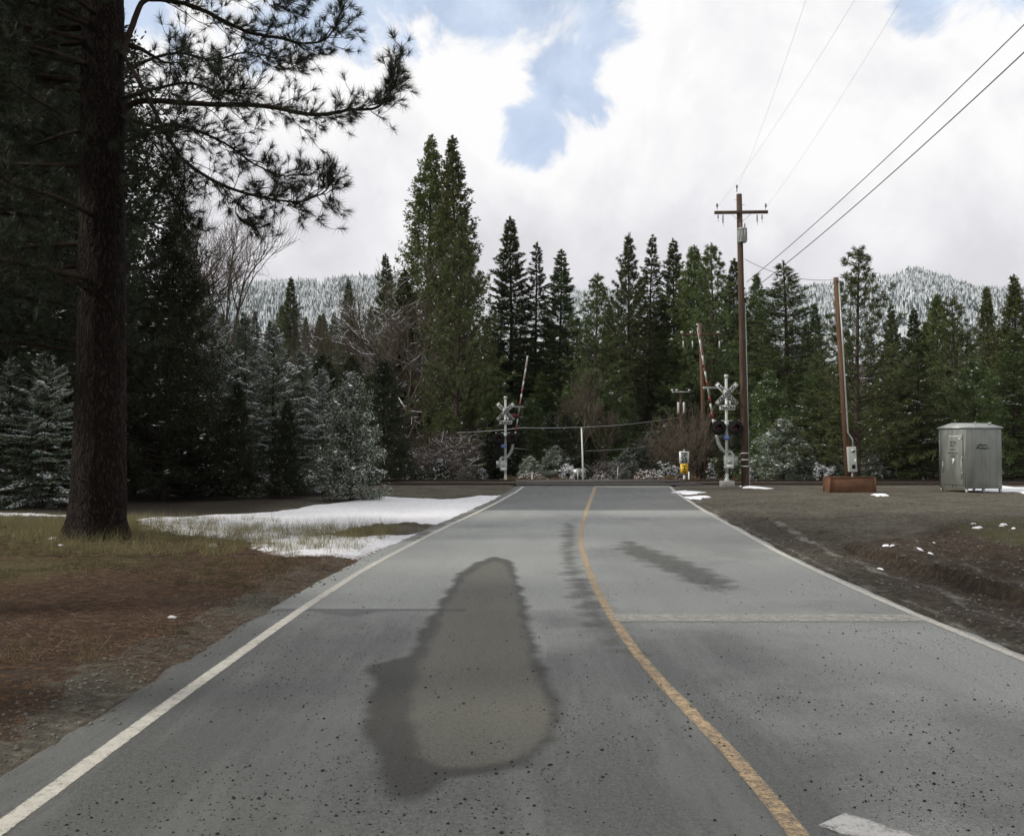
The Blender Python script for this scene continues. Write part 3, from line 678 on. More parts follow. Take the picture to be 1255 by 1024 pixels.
    if snow and Sp:
        SP = np.concatenate(Sp); SS = np.concatenate(Ss)
        if len(SP):
            n = len(SP); a = rs.rand(n) * 6.28; sz = SS * rs.uniform(.5, 1.3, n)
            u = np.stack([np.cos(a), np.sin(a), rs.normal(0, .25, n)], 1) * sz[:, None]; w = np.stack([-np.sin(a), np.cos(a), rs.normal(0, .3, n)], 1) * (sz * .45)[:, None]
            up = np.array([0, 0, 1]) * (sz * .28)[:, None]
            # small humped pads: 4 rim points and a raised middle
            V = np.stack([SP - u, SP - w, SP + u, SP + w, SP + up], 1).reshape(-1, 3); b_ = np.arange(n)[:, None] * 5
            T = np.concatenate([b_ + np.array([[p, q, 4]]) for p, q in ((0, 1), (1, 2), (2, 3), (3, 0))])
            cr.add(V, T, 1)
    return (tk.me('trunk', [M_bark], True), cr.me('crown', [mat, M_snow]), H)

def bare(seed, H, spread, mat, levels=5, nstem=1, snow=False, twig=.007, up=.35):
    rs = np.random.RandomState(seed); tk = MB(); cr = MB()
    def grow(p, d, ln, r, lv):
        k = 5; pts = [p]; dd = d.copy()
        for q in range(k - 1):
            dd = dd + rs.normal(0, .13, 3) + np.array([0, 0, .04 * up * 3]); dd /= np.linalg.norm(dd)
            pts.append(pts[-1] + dd * ln / (k - 1))
        rr = np.linspace(r, r * .6, k)
        mb = tk if lv <= 0 else cr
        mb.tube(pts, rr, 7 if lv == 0 else (4 if lv < 3 else 3), 0, cap=False)
        if snow and lv >= 1 and abs(dd[2]) < .75 and rs.rand() < .38:
            cr.tube(np.array(pts) + [0, 0, r * .9], rr * .6 + .002, 3, 1, cap=False)
        if lv >= levels: return
        nbr = rs.randint(3, 5) if lv < levels - 1 else 3
        for q in range(nbr):
            s = rs.uniform(.35, 1) if q else 1.0
            i_ = s * (k - 1); i0 = min(int(i_), k - 2); f_ = i_ - i0
            bp_ = np.array(pts[i0]) * (1 - f_) + np.array(pts[i0 + 1]) * f_
            nd = dd + rs.normal(0, spread, 3) + np.array([0, 0, up * .5]); nd /= np.linalg.norm(nd)
            grow(bp_, nd, ln * rs.uniform(.55, .82), max(r * .58, twig), lv + 1)
    for q in range(nstem):
        a = rs.rand() * 6.28; lean = .08 if nstem == 1 else .45
        d = np.array([math.cos(a) * lean, math.sin(a) * lean, 1.]); d /= np.linalg.norm(d)
        grow(np.array([math.cos(a) * .1 * (nstem > 1), math.sin(a) * .1 * (nstem > 1), -.2]), d, H * (.36 if nstem == 1 else .42), H * (.017 if nstem == 1 else .007), 0)
    return (tk.me('trunk', [mat], True), cr.me('crown', [mat, M_snow]), H)

def bush(seed, H, R, mat, n=5000, ll=.10, lw=.05, snow=.3):
    rs = np.random.RandomState(seed); tk = MB(); cr = MB(); C = []
    for q in range(26):
        a = rs.rand() * 6.28; r = R * rs.uniform(.1, .95); z = H * rs.uniform(.35, .95) * (1 - .45 * (r / R) ** 2)
        tip = np.array([math.cos(a) * r, math.sin(a) * r, z]); md = tip * .5 + [0, 0, z * .15]
        tk.tube([[0, 0, -.1], md, tip], [.02, .012, .005], 3, cap=False)
        for w in range(7): C.append(tip + rs.normal(0, .16, 3) * [R, R, H] * .8)
    C = np.array(C); C[:, 2] = np.abs(C[:, 2]) + .05
    ix = rs.randint(0, len(C), n); P = C[ix] + rs.normal(0, .08, (n, 3)) * [R, R, H * .8]
    D = P * [1, 1, .4] / R + rs.normal(0, .7, (n, 3)) + [0, 0, .2]
    V, T = kites(P, D, ll * rs.uniform(.6, 1.2, n), lw, rs); cr.add(V, T, 0)
    m_ = int(n * snow); ix = rs.randint(0, len(C), m_); SP = C[ix] + rs.normal(0, .075, (m_, 3)) * [R, R, H * .5] + [0, 0, .06 * H]
    a = rs.rand(m_) * 6.28; sz = .075 * rs.uniform(.5, 1.3, m_)
    u = np.stack([np.cos(a), np.sin(a), rs.normal(0, .25, m_)], 1) * sz[:, None]; w = np.stack([-np.sin(a), np.cos(a), rs.normal(0, .3, m_)], 1) * (sz * .5)[:, None]
    V = np.stack([SP - u, SP - w, SP + u, SP + w, SP + [0, 0, .03]], 1).reshape(-1, 3); b_ = np.arange(m_)[:, None] * 5
    cr.add(V, np.concatenate([b_ + np.array([[p, q, 4]]) for p, q in ((0, 1), (1, 2), (2, 3), (3, 0))]), 1)
    return (tk.me('stems', [M_bare], True), cr.me('foliage', [mat, M_snow]), H)

PROTO = {
    'cedar0': conifer(21, 33, 5.4, .05, .40, 6, M_cedar, 'cedar', 24, .36, .14, .02, power=.66, clump=.5),
    'cedar1': conifer(22, 33, 5.0, .05, .40, 6, M_cedar, 'cedar', 24, .36, .14, .02, power=.74, clump=.5),
    'pine0': conifer(23, 20, 5.2, .06, .50, 7, M_pine, 'pine', 60, .32, .050, .02, power=.58, clump=.4),
    'pine1': conifer(24, 18, 3.9, .08, .52, 6, M_pine, 'pine', 60, .32, .050, .02, power=.66, clump=.6),
    'young': conifer(25, 13, 3.5, .05, .55, 6, M_pine, 'pine', 66, .28, .038, .01, power=.80, clump=.5),
    'fir0': conifer(26, 24, 4.4, .05, .42, 6, M_fir, 'fir', 54, .38, .11, .03, power=.72, clump=.4),
    'fir1': conifer(27, 24, 3.9, .10, .46, 6, M_fir, 'fir', 54, .38, .11, .02, power=.60, clump=.6),
    'fir2': conifer(28, 24, 4.6, .04, .44, 6, M_pine, 'fir', 54, .38, .11, .02, power=.56, clump=.7),
    'fir3': conifer(61, 24, 4.0, .06, .50, 6, M_pine, 'pine', 62, .40, .062, .02, power=.62, clump=.5),
    'fir4': conifer(62, 26, 3.6, .16, .55, 5, M_fir, 'fir', 50, .40, .11, .02, power=.50, clump=.9),
    'fir5': conifer(63, 22, 4.8, .03, .42, 6, M_cedar, 'cedar', 40, .34, .11, .03, power=.62, clump=.7),
    'rfir0': conifer(64, 10, 3.2, .04, .32, 6, M_fir, 'fir', 84, .20, .046, .07, power=.62, clump=.6),
    'rfir1': conifer(65, 10, 3.3, .06, .34, 6, M_fir, 'cedar', 70, .20, .055, .12, power=.56, clump=.6),
    'layer': conifer(29, 16, 4.0, .06, .46, 7, M_fir, 'fir', 56, .28, .060, .03, power=.70, clump=.3),
    'snowfir0': conifer(30, 10, 3.2, .04, .30, 6, M_frost, 'fir', 84, .20, .045, .20, power=.66, clump=.5),
    'snowfir1': conifer(31, 10, 3.4, .08, .34, 6, M_frost, 'fir', 84, .20, .045, .26, power=.58, clump=.6),
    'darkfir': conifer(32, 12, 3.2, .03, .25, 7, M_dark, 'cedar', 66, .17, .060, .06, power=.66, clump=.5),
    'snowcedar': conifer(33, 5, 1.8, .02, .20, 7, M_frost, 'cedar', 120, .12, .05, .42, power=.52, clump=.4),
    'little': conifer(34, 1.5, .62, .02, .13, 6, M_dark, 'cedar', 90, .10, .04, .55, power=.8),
    'bare0': bare(41, 12, .42, M_bare, 7, 1, twig=.0045),
    'bare1': bare(42, 12, .50, M_bare, 6, 1, snow=True, twig=.005),
    'bare2': bare(43, 10, .34, M_barebrown, 6, 1, up=.6, twig=.006),
    'brush0': bare(44, 4, .40, M_barebrown, 4, 9, twig=.008),
    'brush1': bare(45, 3, .55, M_bare, 4, 8, snow=True, twig=.006),
    'bush0': bush(46, 1.6, 1.0, M_dark, 5000, .10, .045, .30),
    'bush1': bush(47, 1.3, 1.2, M_brown, 3500, .08, .035, .08),
}
def plant(kind, px, top, d, label, cat='tree', group=None, name=None, w=1.0, base=None, rz=None, x=None):
    tk, cr, H = PROTO[kind]
    x = xat(px, d) if x is None else x
    zb = hz1(x, d) if base is None else base
    h = zat(top, d) - zb; s = h / H
    nm = name or {'r': 'fir_tree', 'c': 'cedar_tree', 'p': 'pine_tree', 'y': 'pine_tree', 'f': 'fir_tree', 'l': 'fir_tree', 's': 'fir_tree', 'd': 'fir_tree'}.get(kind[0], 'bare_tree')
    t_ = thing(nm, label, cat, (x, d, zb), rng.uniform(0, 6.28) if rz is None else rz, group)
    t_.scale = (s * w, s * w, s); t_.rotation_euler = (rng.gauss(0, .018), rng.gauss(0, .018), t_.rotation_euler[2])
    link(tk.name.split('.')[0], tk, t_); link(cr.name.split('.')[0], cr, t_)
    return t_
rng = random.Random(8)
TREES = [
    ('cedar0', 522, 166, 96, 'left of the twin tall narrow cedars above the treeline', 1.0),
    ('cedar1', 562, 168, 92, 'right of the twin tall narrow cedars above the treeline', 1.0),
    ('pine0', 558, 268, 72, 'full dark pine standing in front of the twin tall cedars', .82),
    ('fir2', 497, 330, 92, 'bushy fir at the left foot of the twin tall cedars', 1.0),
    ('fir0', 625, 267, 100, 'tallest slim fir just right of the twin tall cedars', .80),
    ('fir4', 655, 298, 98, 'second slim fir right of the twin cedars, above the left gate arm', .78),
    ('fir1', 685, 306, 96, 'third slim fir right of the twin cedars, with a pointed tip', .85),
    ('pine1', 724, 333, 86, 'open layered fir straight above the white pole', .85),
    ('fir0', 751, 372, 112, 'short dark fir in the gap where the centre hill shows', .8),
    ('fir3', 770, 291, 110, 'leftmost tall fir of the dense right centre clump', .8),
    ('fir4', 789, 290, 106, 'second tall fir of the dense right centre clump', .8),
    ('fir2', 828, 293, 108, 'blunt topped fir at the middle of the dense right centre clump', .75),
    ('fir5', 852, 300, 104, 'slim fir between the blunt fir and the dark clumped pine', .8),
    ('pine1', 876, 297, 90, 'dark clumped pine just left of the tall utility pole', .85),
    ('fir0', 897, 318, 100, 'fir whose tip shows right beside the tall utility pole', .8),
    ('fir3', 927, 338, 112, 'fir close behind and right of the tall utility pole', .9),
    ('layer', 968, 320, 80, 'feathery layered fir between the two poles', 1.15),
    ('fir1', 1003, 372, 118, 'small far fir left of the short wooden pole', .9),
    ('young', 1050, 306, 54, 'young pine with upturned branch tips beside the short wooden pole', 1.2),
    ('fir4', 1099, 372, 98, 'left of two slim firs seen against the snowy right hill', .8),
    ('fir0', 1119, 378, 96, 'right of two slim firs seen against the snowy right hill', .8),
    ('fir5', 1147, 360, 96, 'slim fir tip under the crest of the snowy right hill', .8),
    ('young', 1173, 367, 60, 'green young pine behind the metal cabinet', 1.05),
    ('cedar1', 1214, 352, 76, 'narrow dark cedar behind the right side of the metal cabinet', .9),
    ('cedar0', 1252, 335, 64, 'dark cedar at the right edge above the snow patch', .95),
    ('fir2', 1300, 300, 66, 'fir just past the right edge of the view', .9),
    ('rfir0', 1240, 405, 56, 'snow dusted fir at the right edge behind the cabinet', .9),
    ('rfir1', 1195, 440, 54, 'snow dusted fir directly behind the cabinet roof', .9),
    ('rfir0', 1128, 425, 56, 'snow flecked dark fir left of the metal cabinet', .9),
    ('rfir1', 1092, 440, 58, 'snow flecked fir right of the rusty planter box', .9),
    ('rfir0', 1005, 430, 60, 'snow flecked fir left of the short wooden pole', .9),
    ('rfir1', 945, 455, 62, 'snowy young fir right of the tall utility pole', .8),
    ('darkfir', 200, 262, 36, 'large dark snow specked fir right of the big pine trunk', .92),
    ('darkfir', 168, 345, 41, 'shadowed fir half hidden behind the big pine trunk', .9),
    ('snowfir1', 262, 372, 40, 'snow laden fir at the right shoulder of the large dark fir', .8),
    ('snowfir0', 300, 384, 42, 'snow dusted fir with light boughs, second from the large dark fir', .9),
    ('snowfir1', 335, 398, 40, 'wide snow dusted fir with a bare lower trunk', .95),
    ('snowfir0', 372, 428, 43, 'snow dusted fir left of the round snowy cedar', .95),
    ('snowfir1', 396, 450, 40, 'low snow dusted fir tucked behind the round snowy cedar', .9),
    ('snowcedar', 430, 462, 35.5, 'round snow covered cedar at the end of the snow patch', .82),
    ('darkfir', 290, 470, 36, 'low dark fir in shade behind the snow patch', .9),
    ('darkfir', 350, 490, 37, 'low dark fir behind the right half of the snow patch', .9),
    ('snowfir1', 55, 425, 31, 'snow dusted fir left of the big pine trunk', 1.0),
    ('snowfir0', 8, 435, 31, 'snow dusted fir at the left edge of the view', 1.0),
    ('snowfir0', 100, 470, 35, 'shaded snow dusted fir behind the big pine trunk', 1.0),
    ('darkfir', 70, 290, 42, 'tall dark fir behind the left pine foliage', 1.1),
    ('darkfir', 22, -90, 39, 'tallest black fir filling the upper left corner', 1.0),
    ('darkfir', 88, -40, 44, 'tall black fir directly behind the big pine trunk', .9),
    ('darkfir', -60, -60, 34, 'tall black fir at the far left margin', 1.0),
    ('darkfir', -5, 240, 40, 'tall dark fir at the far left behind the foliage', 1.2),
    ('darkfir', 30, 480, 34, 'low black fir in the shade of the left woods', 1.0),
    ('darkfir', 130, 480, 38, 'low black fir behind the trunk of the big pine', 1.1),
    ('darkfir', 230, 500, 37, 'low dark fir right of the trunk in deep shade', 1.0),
    ('fir0', 353, 340, 135, 'lone fir rising in front of the snowy left hill', .95),
    ('fir1', 427, 342, 128, 'fir rising beside the bare oak on the left', .9),
    ('fir2', 478, 312, 108, 'dim fir behind the bare oak crown', .8),
]
for kd, px, top, d, lb, w in TREES:
    if 600 < px < 1000 or px > 1090: w *= 1.22
    plant(kd, px, top, d, lb, 'tree', 'conifers round the crossing', w=w)
BARE = [
    ('bare0', 238, 195, 52, 'large bare tree behind the left pines, twigs against the sky', .85),
    ('bare0', 165, 215, 56, 'bare tree seen just right of the big pine trunk', .8),
    ('bare1', 462, 312, 84, 'bare oak with snow on its limbs left of the twin cedars', .95),
    ('bare0', 495, 350, 78, 'dark bare tree under the left of the twin cedars', .8),
    ('bare0', 420, 370, 88, 'bare tree further left behind the snowy cedar', .8),
    ('bare2', 700, 438, 76, 'brown bare tree standing behind the round sign', 1.15),
    ('bare2', 735, 470, 82, 'smaller brown bare tree right of the white pole', 1.0),
]
for kd, px, top, d, lb, w in BARE: plant(kd, px, top, d, lb, 'tree', 'bare trees', w=w)
BUSH = [
    ('brush0', 862, 505, 70, 'brown leafless bush behind the speed limit sign', 1.4, 'bush'),
    ('brush0', 818, 515, 72, 'brown leafless bush left of the speed limit sign', 1.4, 'bush'),
    ('brush0', 480, 500, 60, 'brown leafless thicket right of the round snowy cedar', 1.6, 'bush'),
    ('brush1', 512, 540, 58, 'snow lined leafless bush behind the left rail', 1.6, 'bush'),
    ('brush1', 552, 520, 60, 'taller snow lined branches behind the left rail', 1.5, 'bush'),
    ('brush1', 575, 565, 58, 'low spreading snow lined branches near the left crossing mast', 1.3, 'bush'),
    ('brush1', 738, 560, 70, 'frosted twiggy bush right of the white pole', 1.5, 'bush'),
    ('little', 497, 566, 57, 'snow capped seedling fir, leftmost behind the rail', 1.1, 'bush'),
    ('little', 517, 574, 57, 'snow capped seedling fir, second behind the rail', 1.2, 'bush'),
    ('little', 540, 567, 57, 'snow capped seedling fir with a pointed top behind the rail', 1.0, 'bush'),
    ('little', 592, 577, 58, 'snow capped seedling fir just left of the left crossing mast', 1.1, 'bush'),
    ('little', 872, 571, 57, 'snow capped seedling fir left of the right crossing mast', .9, 'bush'),
    ('little', 889, 583, 55, 'tiny snow capped seedling at the foot of the right crossing mast', 1.2, 'bush'),
    ('little', 921, 578, 54, 'snow capped seedling right of the tall utility pole', 1.3, 'bush'),
    ('snowcedar', 768, 553, 74, 'rounded snow covered shrub in the centre beyond the crossing', 1.25, 'bush'),
    ('snowcedar', 800, 530, 88, 'snowy shrub mound right of the centre shrub', 1.6, 'bush'),
    ('snowcedar', 960, 516, 56, 'wide snowy cedar shrub right of the tall utility pole', 1.5, 'bush'),
    ('snowcedar', 985, 545, 58, 'smaller snowy shrub left of the rusty planter box', 1.2, 'bush'),
    ('snowcedar', 1074, 541, 57, 'snow heaped shrub right of the rusty planter box', 1.2, 'bush'),
    ('snowcedar', 1030, 560, 56, 'dark snowy shrub behind the rusty planter box', 1.2, 'bush'),
    ('snowcedar', 650, 560, 66, 'dark shrub right of the left crossing mast', 1.5, 'bush'),
    ('snowcedar', 680, 548, 70, 'dark shrub left of the round sign', 1.5, 'bush'),
    ('bush1', 735, 583, 66, 'low yellow brown bush right of the white pole', 1.2, 'bush'),
    ('bush1', 795, 578, 66, 'low brown bush left of the speed limit sign', 1.3, 'bush'),
    ('bush1', 650, 580, 63, 'low brown bush beside the left crossing mast', 1.4, 'bush'),
    ('bush0', 700, 572, 66, 'snow flecked green bush behind the round sign', 1.2, 'bush'),
    ('bush0', 1008, 570, 54, 'snow flecked low bush left of the planter box', 1.2, 'bush'),
    ('bush0', 820, 570, 70, 'snow flecked low bush in the brown thicket', 1.2, 'bush'),
]
for kd, px, top, d, lb, w, nm in BUSH:
    plant(kd, px, top, d, lb, 'shrub', 'snowy shrubs beyond the tracks', {'l': 'seedling_fir', 's': 'cedar_shrub'}.get(kd[0], 'bush') if kd != 'snowcedar' else 'cedar_shrub', w=w)
# filler treeline rows
def row(n, a, b, t0, t1, d0, d1, label, kinds, group, w=(.8, 1.05), cat='tree'):
    for q in range(n):
        px = a + (b - a) * (q + rng.uniform(.1, .9)) / n
        plant(rng.choice(kinds), px, t0 + (t1 - t0) * rng.random(), rng.uniform(d0, d1), label, cat, group, w=rng.uniform(*w))
row(20, 235, 480, 372, 392, 150, 190, 'dark fir in the even far row below the snowy left hill', ['fir0', 'fir1', 'fir2', 'fir3', 'fir4', 'fir5'], 'far row below the left hill')
row(16, 590, 770, 385, 430, 115, 150, 'dim green fir filling the treeline above the crossing', ['fir0', 'fir1', 'fir2', 'fir3', 'fir4', 'fir5'], 'treeline above the crossing')
row(14, 760, 940, 370, 420, 118, 150, 'dim green fir behind the dense right centre clump', ['fir0', 'fir1', 'fir2', 'fir3', 'fir4', 'fir5'], 'behind the right centre clump')
row(18, 930, 1260, 385, 425, 110, 150, 'dark fir in the far row below the snowy right hill', ['fir0', 'fir1', 'fir2', 'fir3', 'fir4', 'fir5'], 'far row below the right hill')
row(12, 440, 620, 400, 450, 90, 112, 'dark fir low in the shade of the twin cedars', ['fir2', 'fir0'], 'shade of the twin cedars', (1.0, 1.3))
row(9, 600, 760, 450, 500, 84, 100, 'short snow flecked fir low behind the crossing', ['rfir0', 'rfir1', 'fir2'], 'low firs behind the crossing', (1.0, 1.3))
row(9, 835, 1000, 430, 480, 80, 96, 'short dark fir low behind the utility poles', ['rfir0', 'fir2', 'fir5'], 'low firs behind the poles', (1.0, 1.3))
row(12, 960, 1290, 450, 495, 62, 84, 'dark fir low between the trunks behind the cabinet', ['fir2', 'fir5', 'rfir1'], 'low firs behind the cabinet', (1.0, 1.3))
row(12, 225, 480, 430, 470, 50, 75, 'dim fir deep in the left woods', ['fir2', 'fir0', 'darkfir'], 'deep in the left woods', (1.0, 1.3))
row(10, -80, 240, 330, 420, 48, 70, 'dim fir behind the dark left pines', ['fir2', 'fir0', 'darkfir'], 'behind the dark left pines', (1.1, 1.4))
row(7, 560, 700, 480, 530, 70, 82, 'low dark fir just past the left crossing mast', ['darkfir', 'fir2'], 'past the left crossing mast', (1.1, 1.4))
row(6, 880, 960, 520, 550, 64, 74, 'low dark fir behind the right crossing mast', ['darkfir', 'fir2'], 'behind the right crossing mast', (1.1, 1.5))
# red brush by the far rail
def brushstuff(name, label, x0, x1, y, n, mat, h, seed):
    rs = np.random.RandomState(seed); x = rs.uniform(x0, x1, n); yy = y + rs.normal(0, .5, n)
    z = hz(x, yy) + h * rs.rand(n) * (.5 + vn(x, yy * 0, 1.3)).clip(.15, 1)
    V, T = kites(np.stack([x, yy, z], 1), rs.normal(0, 1, (n, 3)) + [0, 0, .6], rs.uniform(.08, .2, n), .05, rs)
    return tag(link(name, mesh_tris(name, V, T, [mat])), label, 'brush', kind='stuff')
brushstuff('brush', 'low red leaved brush beyond the rails on the right', xat(1075, 58), xat(1300, 58), 58, 3500, M_red, .7, 3)
brushstuff('brush', 'low brown brush beyond the rails left of centre', xat(600, 61), xat(720, 61), 61, 3500, M_brown, .6, 4)
brushstuff('brush', 'low brown brush beyond the rails in the centre', xat(760, 64), xat(905, 64), 64, 4000, M_brown, .9, 5)

# ------------------------------------------------------------------ hills
SKX = np.array([-400, 0, 150, 250, 300, 350, 400, 430, 480, 540, 600, 700, 745, 765, 830, 930, 1000, 1040, 1080, 1105, 1130, 1160, 1200, 1255, 1400, 1800])
SKY = np.array([380, 375, 372, 368, 352, 348, 347, 342, 343, 352, 362, 362, 360, 367, 375, 362, 354, 350, 340, 334, 333, 343, 356, 360, 350, 330])
def hill_z(px, d):
    top = CAMH + (548 - np.interp(px, SKX, SKY)) / F * 1400
    s = np.clip((d - 330) / 1070, 0, 1)
    z = 12 + (top - 12) * (s ** 1.15) - np.clip(d - 1400, 0, 1e9) * .25
    gul = 16 * np.abs(vn(px, d * .12, .021)) + 7 * vn(px, d, .013)
    return z + gul * s * (1 - s) * 3 - 0
us = np.linspace(-400, 1800, 240); dd_ = np.linspace(320, 1700, 60)
UU, DD = np.meshgrid(us, dd_); ZZ = hill_z(UU, DD); i = (np.arange(59)[:, None] * 240 + np.arange(239)[None, :])
q = np.stack([i, i + 1, i + 241, i + 240], -1).reshape(-1, 4)
M_hill = pm('snowy_slope', (.25, .28, .28), (.50, .53, .54), .03, .9)
hill = link('hill', mesh_tris('hill', np.stack([((UU - CX) / F * DD).ravel(), DD.ravel(), ZZ.ravel()], 1), q, [M_hill], smooth=True)); tag(hill, kind='structure')
rs = np.random.RandomState(77); n = 52000
hu = rs.uniform(200, 1330, n); hd = 560 + 900 * rs.rand(n) ** .75
keep = ~((hu > 500) & (hu < 690)) & (vn(hu, hd * .18, .035) > -.36); hu, hd = hu[keep], hd[keep]; n = len(hu)
hx = (hu - CX) / F * hd; hzz = hill_z(hu, hd); hh = rs.uniform(6, 14, n) * (1 - .2 * rs.rand(n)); hh[rs.rand(n) < .03] *= 1.4; hr = hh * rs.uniform(.15, .24, n)
VV, TT = [], []; off = 0; ns_ = 6
for tier, (zb, zt, rr_) in enumerate(((.05, .5, 1.), (.3, .78, .72), (.58, 1.0, .42))):
    a = np.linspace(0, 6.283, ns_, endpoint=False)[None, :] + rs.rand(n, 1) * 6
    rj = hr[:, None] * rr_ * rs.uniform(.6, 1.25, (n, ns_))
    ring = np.stack([hx[:, None] + rj * np.cos(a), hd[:, None] + rj * np.sin(a), (hzz + hh * zb)[:, None] + hh[:, None] * rs.uniform(-.06, .06, (n, ns_))], -1)
    tip = np.stack([hx, hd, hzz + hh * zt], 1)[:, None, :]
    V = np.concatenate([ring, tip], 1).reshape(-1, 3); b_ = (np.arange(n) * (ns_ + 1))[:, None, None] + off
    j = np.arange(ns_); T = b_ + np.stack([j, (j + 1) % ns_, np.full(ns_, ns_)], -1)[None]
    VV.append(V); TT.append(T.reshape(-1, 3)); off += len(V)
m, t, o = new_mat('hill_trees'); geo = N(t, 'ShaderNodeNewGeometry')
f1 = mth(t, 'ADD', mth(t, 'MULTIPLY', geo.outputs['Random Per Island'], .9), mth(t, 'MULTIPLY', ns(t, .010, 6), 1.3))
hc = mixc(t, mrg(t, f1, .65, 1.55), (.045, .066, .066), (.52, .55, .57))
b = N(t, 'ShaderNodeBsdfDiffuse'); L(t, hc, b.inputs['Color']); L(t, b.outputs[0], o.inputs[0])
tag(link('hill_forest', mesh_tris('hill_forest', np.vstack(VV), np.vstack(TT), [m])), 'snow dusted forest covering the distant hills', 'forest', kind='stuff')

# ------------------------------------------------------------------ the big near pine
def tufts(C, A, rs, per=42, ln=.21, w=.0075):
    n = len(C); P = np.repeat(C, per, 0); Ax = np.repeat(A, per, 0)
    back = rs.rand(n * per)[:, None] * .13
    D = Ax + rs.normal(0, .62, P.shape); V, T = blades(P - Ax * back, D, ln * rs.uniform(.7, 1.1, n * per), w, rs)
    return V, T
def smooth_line(pts, k=5):
    P = np.array(pts, float)
    t0 = np.arange(len(P)); t1 = np.linspace(0, len(P) - 1, (len(P) - 1) * k + 1)
    Q_ = np.stack([np.interp(t1, t0, P[:, c_]) for c_ in range(3)], 1)
    for _ in range(3): Q_[1:-1] = (Q_[:-2] + Q_[1:-1] * 2 + Q_[2:]) / 4
    return Q_
def pine_limbs(limbs, rs, tw, C, A, second=2.6, drop=-.15, l2=1.2):
    """limbs: list of (points, r0, r1). Adds wood to tw, tuft positions to C, A."""
    for P, r0, r1, bare_to in limbs:
        P = smooth_line(P); P = P + np.cumsum(rs.normal(0, .006, P.shape), 0)
        seg = np.linalg.norm(np.diff(P, axis=0), axis=1); cum = np.concatenate([[0], np.cumsum(seg)]); Ltot = cum[-1]
        tw.tube(P, np.linspace(r0, r1, len(P)), 7, cap=False)
        tan = np.gradient(P, axis=0); tan /= np.linalg.norm(tan, axis=1, keepdims=True)
        C.append(P[-1:]); A.append(tan[-1:])
        n2 = int(Ltot * second)
        for q in range(n2):
            s = bare_to + (1 - bare_to) * (q + rs.rand()) / n2
            j = int(s * (len(P) - 1)); p = P[j]; t_ = tan[j]
            side = np.cross(t_, [0, 0, 1]); side /= np.linalg.norm(side) + 1e-9
            d = t_ * rs.uniform(.3, 1.1) + side * rs.uniform(-1, 1) * 1.0 + np.array([0, 0, 1]) * rs.normal(drop, .45); d /= np.linalg.norm(d)
            ln = l2 * rs.uniform(.35, 1.15) * (1.15 - .75 * s)
            k = 8; pts = [p]; dd = d.copy()
            for w_ in range(k):
                dd = dd + rs.normal(0, .16, 3) + np.array([0, 0, .09 * (w_ / k)]) + t_ * .05; dd /= np.linalg.norm(dd); pts.append(pts[-1] + dd * ln / k)
            tw.tube(pts, np.linspace(max(.011, r0 * .22 * (1.1 - s)), .005, k + 1), 4, cap=False)
            C.append([pts[-1]]); A.append([dd])
            for w_ in range(rs.randint(3, 7)):
                i_ = rs.randint(2, k + 1); p3 = np.array(pts[i_]); d3 = dd * .6 + rs.normal(0, .6, 3) + [0, 0, .15]; d3 /= np.linalg.norm(d3)
                l3 = rs.uniform(.15, .5); m3 = p3 + d3 * l3 * .5 + rs.normal(0, .03, 3); d4 = d3 + [0, 0, .35]; d4 /= np.linalg.norm(d4); e3 = m3 + d4 * l3 * .5
                tw.tube([p3, m3, e3], [.006, .005, .004], 3, cap=False); C.append([e3]); A.append([d4])
TD = 19.9
def lp(pts, dep): return [at(px, py, TD + d_) for (px, py), d_ in zip(pts, dep)]
TX, TZ = xat(121, TD), hz1(xat(121, TD), TD)
base = thing('pine_tree', 'huge near pine with thick dark trunk and long needled limbs at left', 'tree', (TX, TD, TZ))
def rel(P, o=(TX, TD, TZ)): return [tuple(np.array(p) - np.array(o)) for p in P]
rs = np.random.RandomState(3)
# trunk with ridged bark
zs = np.concatenate([np.linspace(-.3, 1.5, 22), np.linspace(1.6, 13, 110), np.linspace(14, 27, 14)]); na = 56; a = np.linspace(0, 2 * math.pi, na, endpoint=False)
ZA, AA = np.meshgrid(zs, a, indexing='ij')
rr = np.interp(ZA, [-.3, 0, .35, 1.2, 4, 8, 12, 27], [.78, .68, .58, .535, .485, .44, .40, .10])
rr = rr * (1 + .10 * np.exp(-np.clip(ZA, 0, 9) * 1.8) * np.cos(5 * AA + 1)) + .022 * vn(AA * 3.2 + 3, ZA * .9, 1.6) + .03 * vn(AA * 7, ZA * 1.6, 1.5) + .014 * vn(AA * 15, ZA * 3, 2)
V = np.stack([rr * np.cos(AA) + .03 * np.sin(ZA * .4), rr * np.sin(AA), ZA], -1).reshape(-1, 3)
nz = len(zs); i = np.arange(nz - 1)[:, None] * na; j = np.arange(na)[None, :]; j2 = (j + 1) % na
q = np.stack([i + j, i + j2, i + na + j2, i + na + j], -1).reshape(-1, 4)
m, t, o = new_mat('pine_bark')
vor = N(t, 'ShaderNodeTexVoronoi', feature='DISTANCE_TO_EDGE', inp={'Scale': 5.6, 'Randomness': 1}); mp = N(t, 'ShaderNodeMapping'); mp.inputs['Scale'].default_value = (2.6, 2.6, .38)
tcn = N(t, 'ShaderNodeTexCoord'); nz_ = N(t, 'ShaderNodeTexNoise', inp={'Scale': 3, 'Detail': 5}); L(t, tcn.outputs['Object'], nz_.inputs['Vector'])
va = N(t, 'ShaderNodeVectorMath', operation='ADD'); vs_ = N(t, 'ShaderNodeVectorMath', operation='SCALE'); vs_.inputs['Scale'].default_value = .35
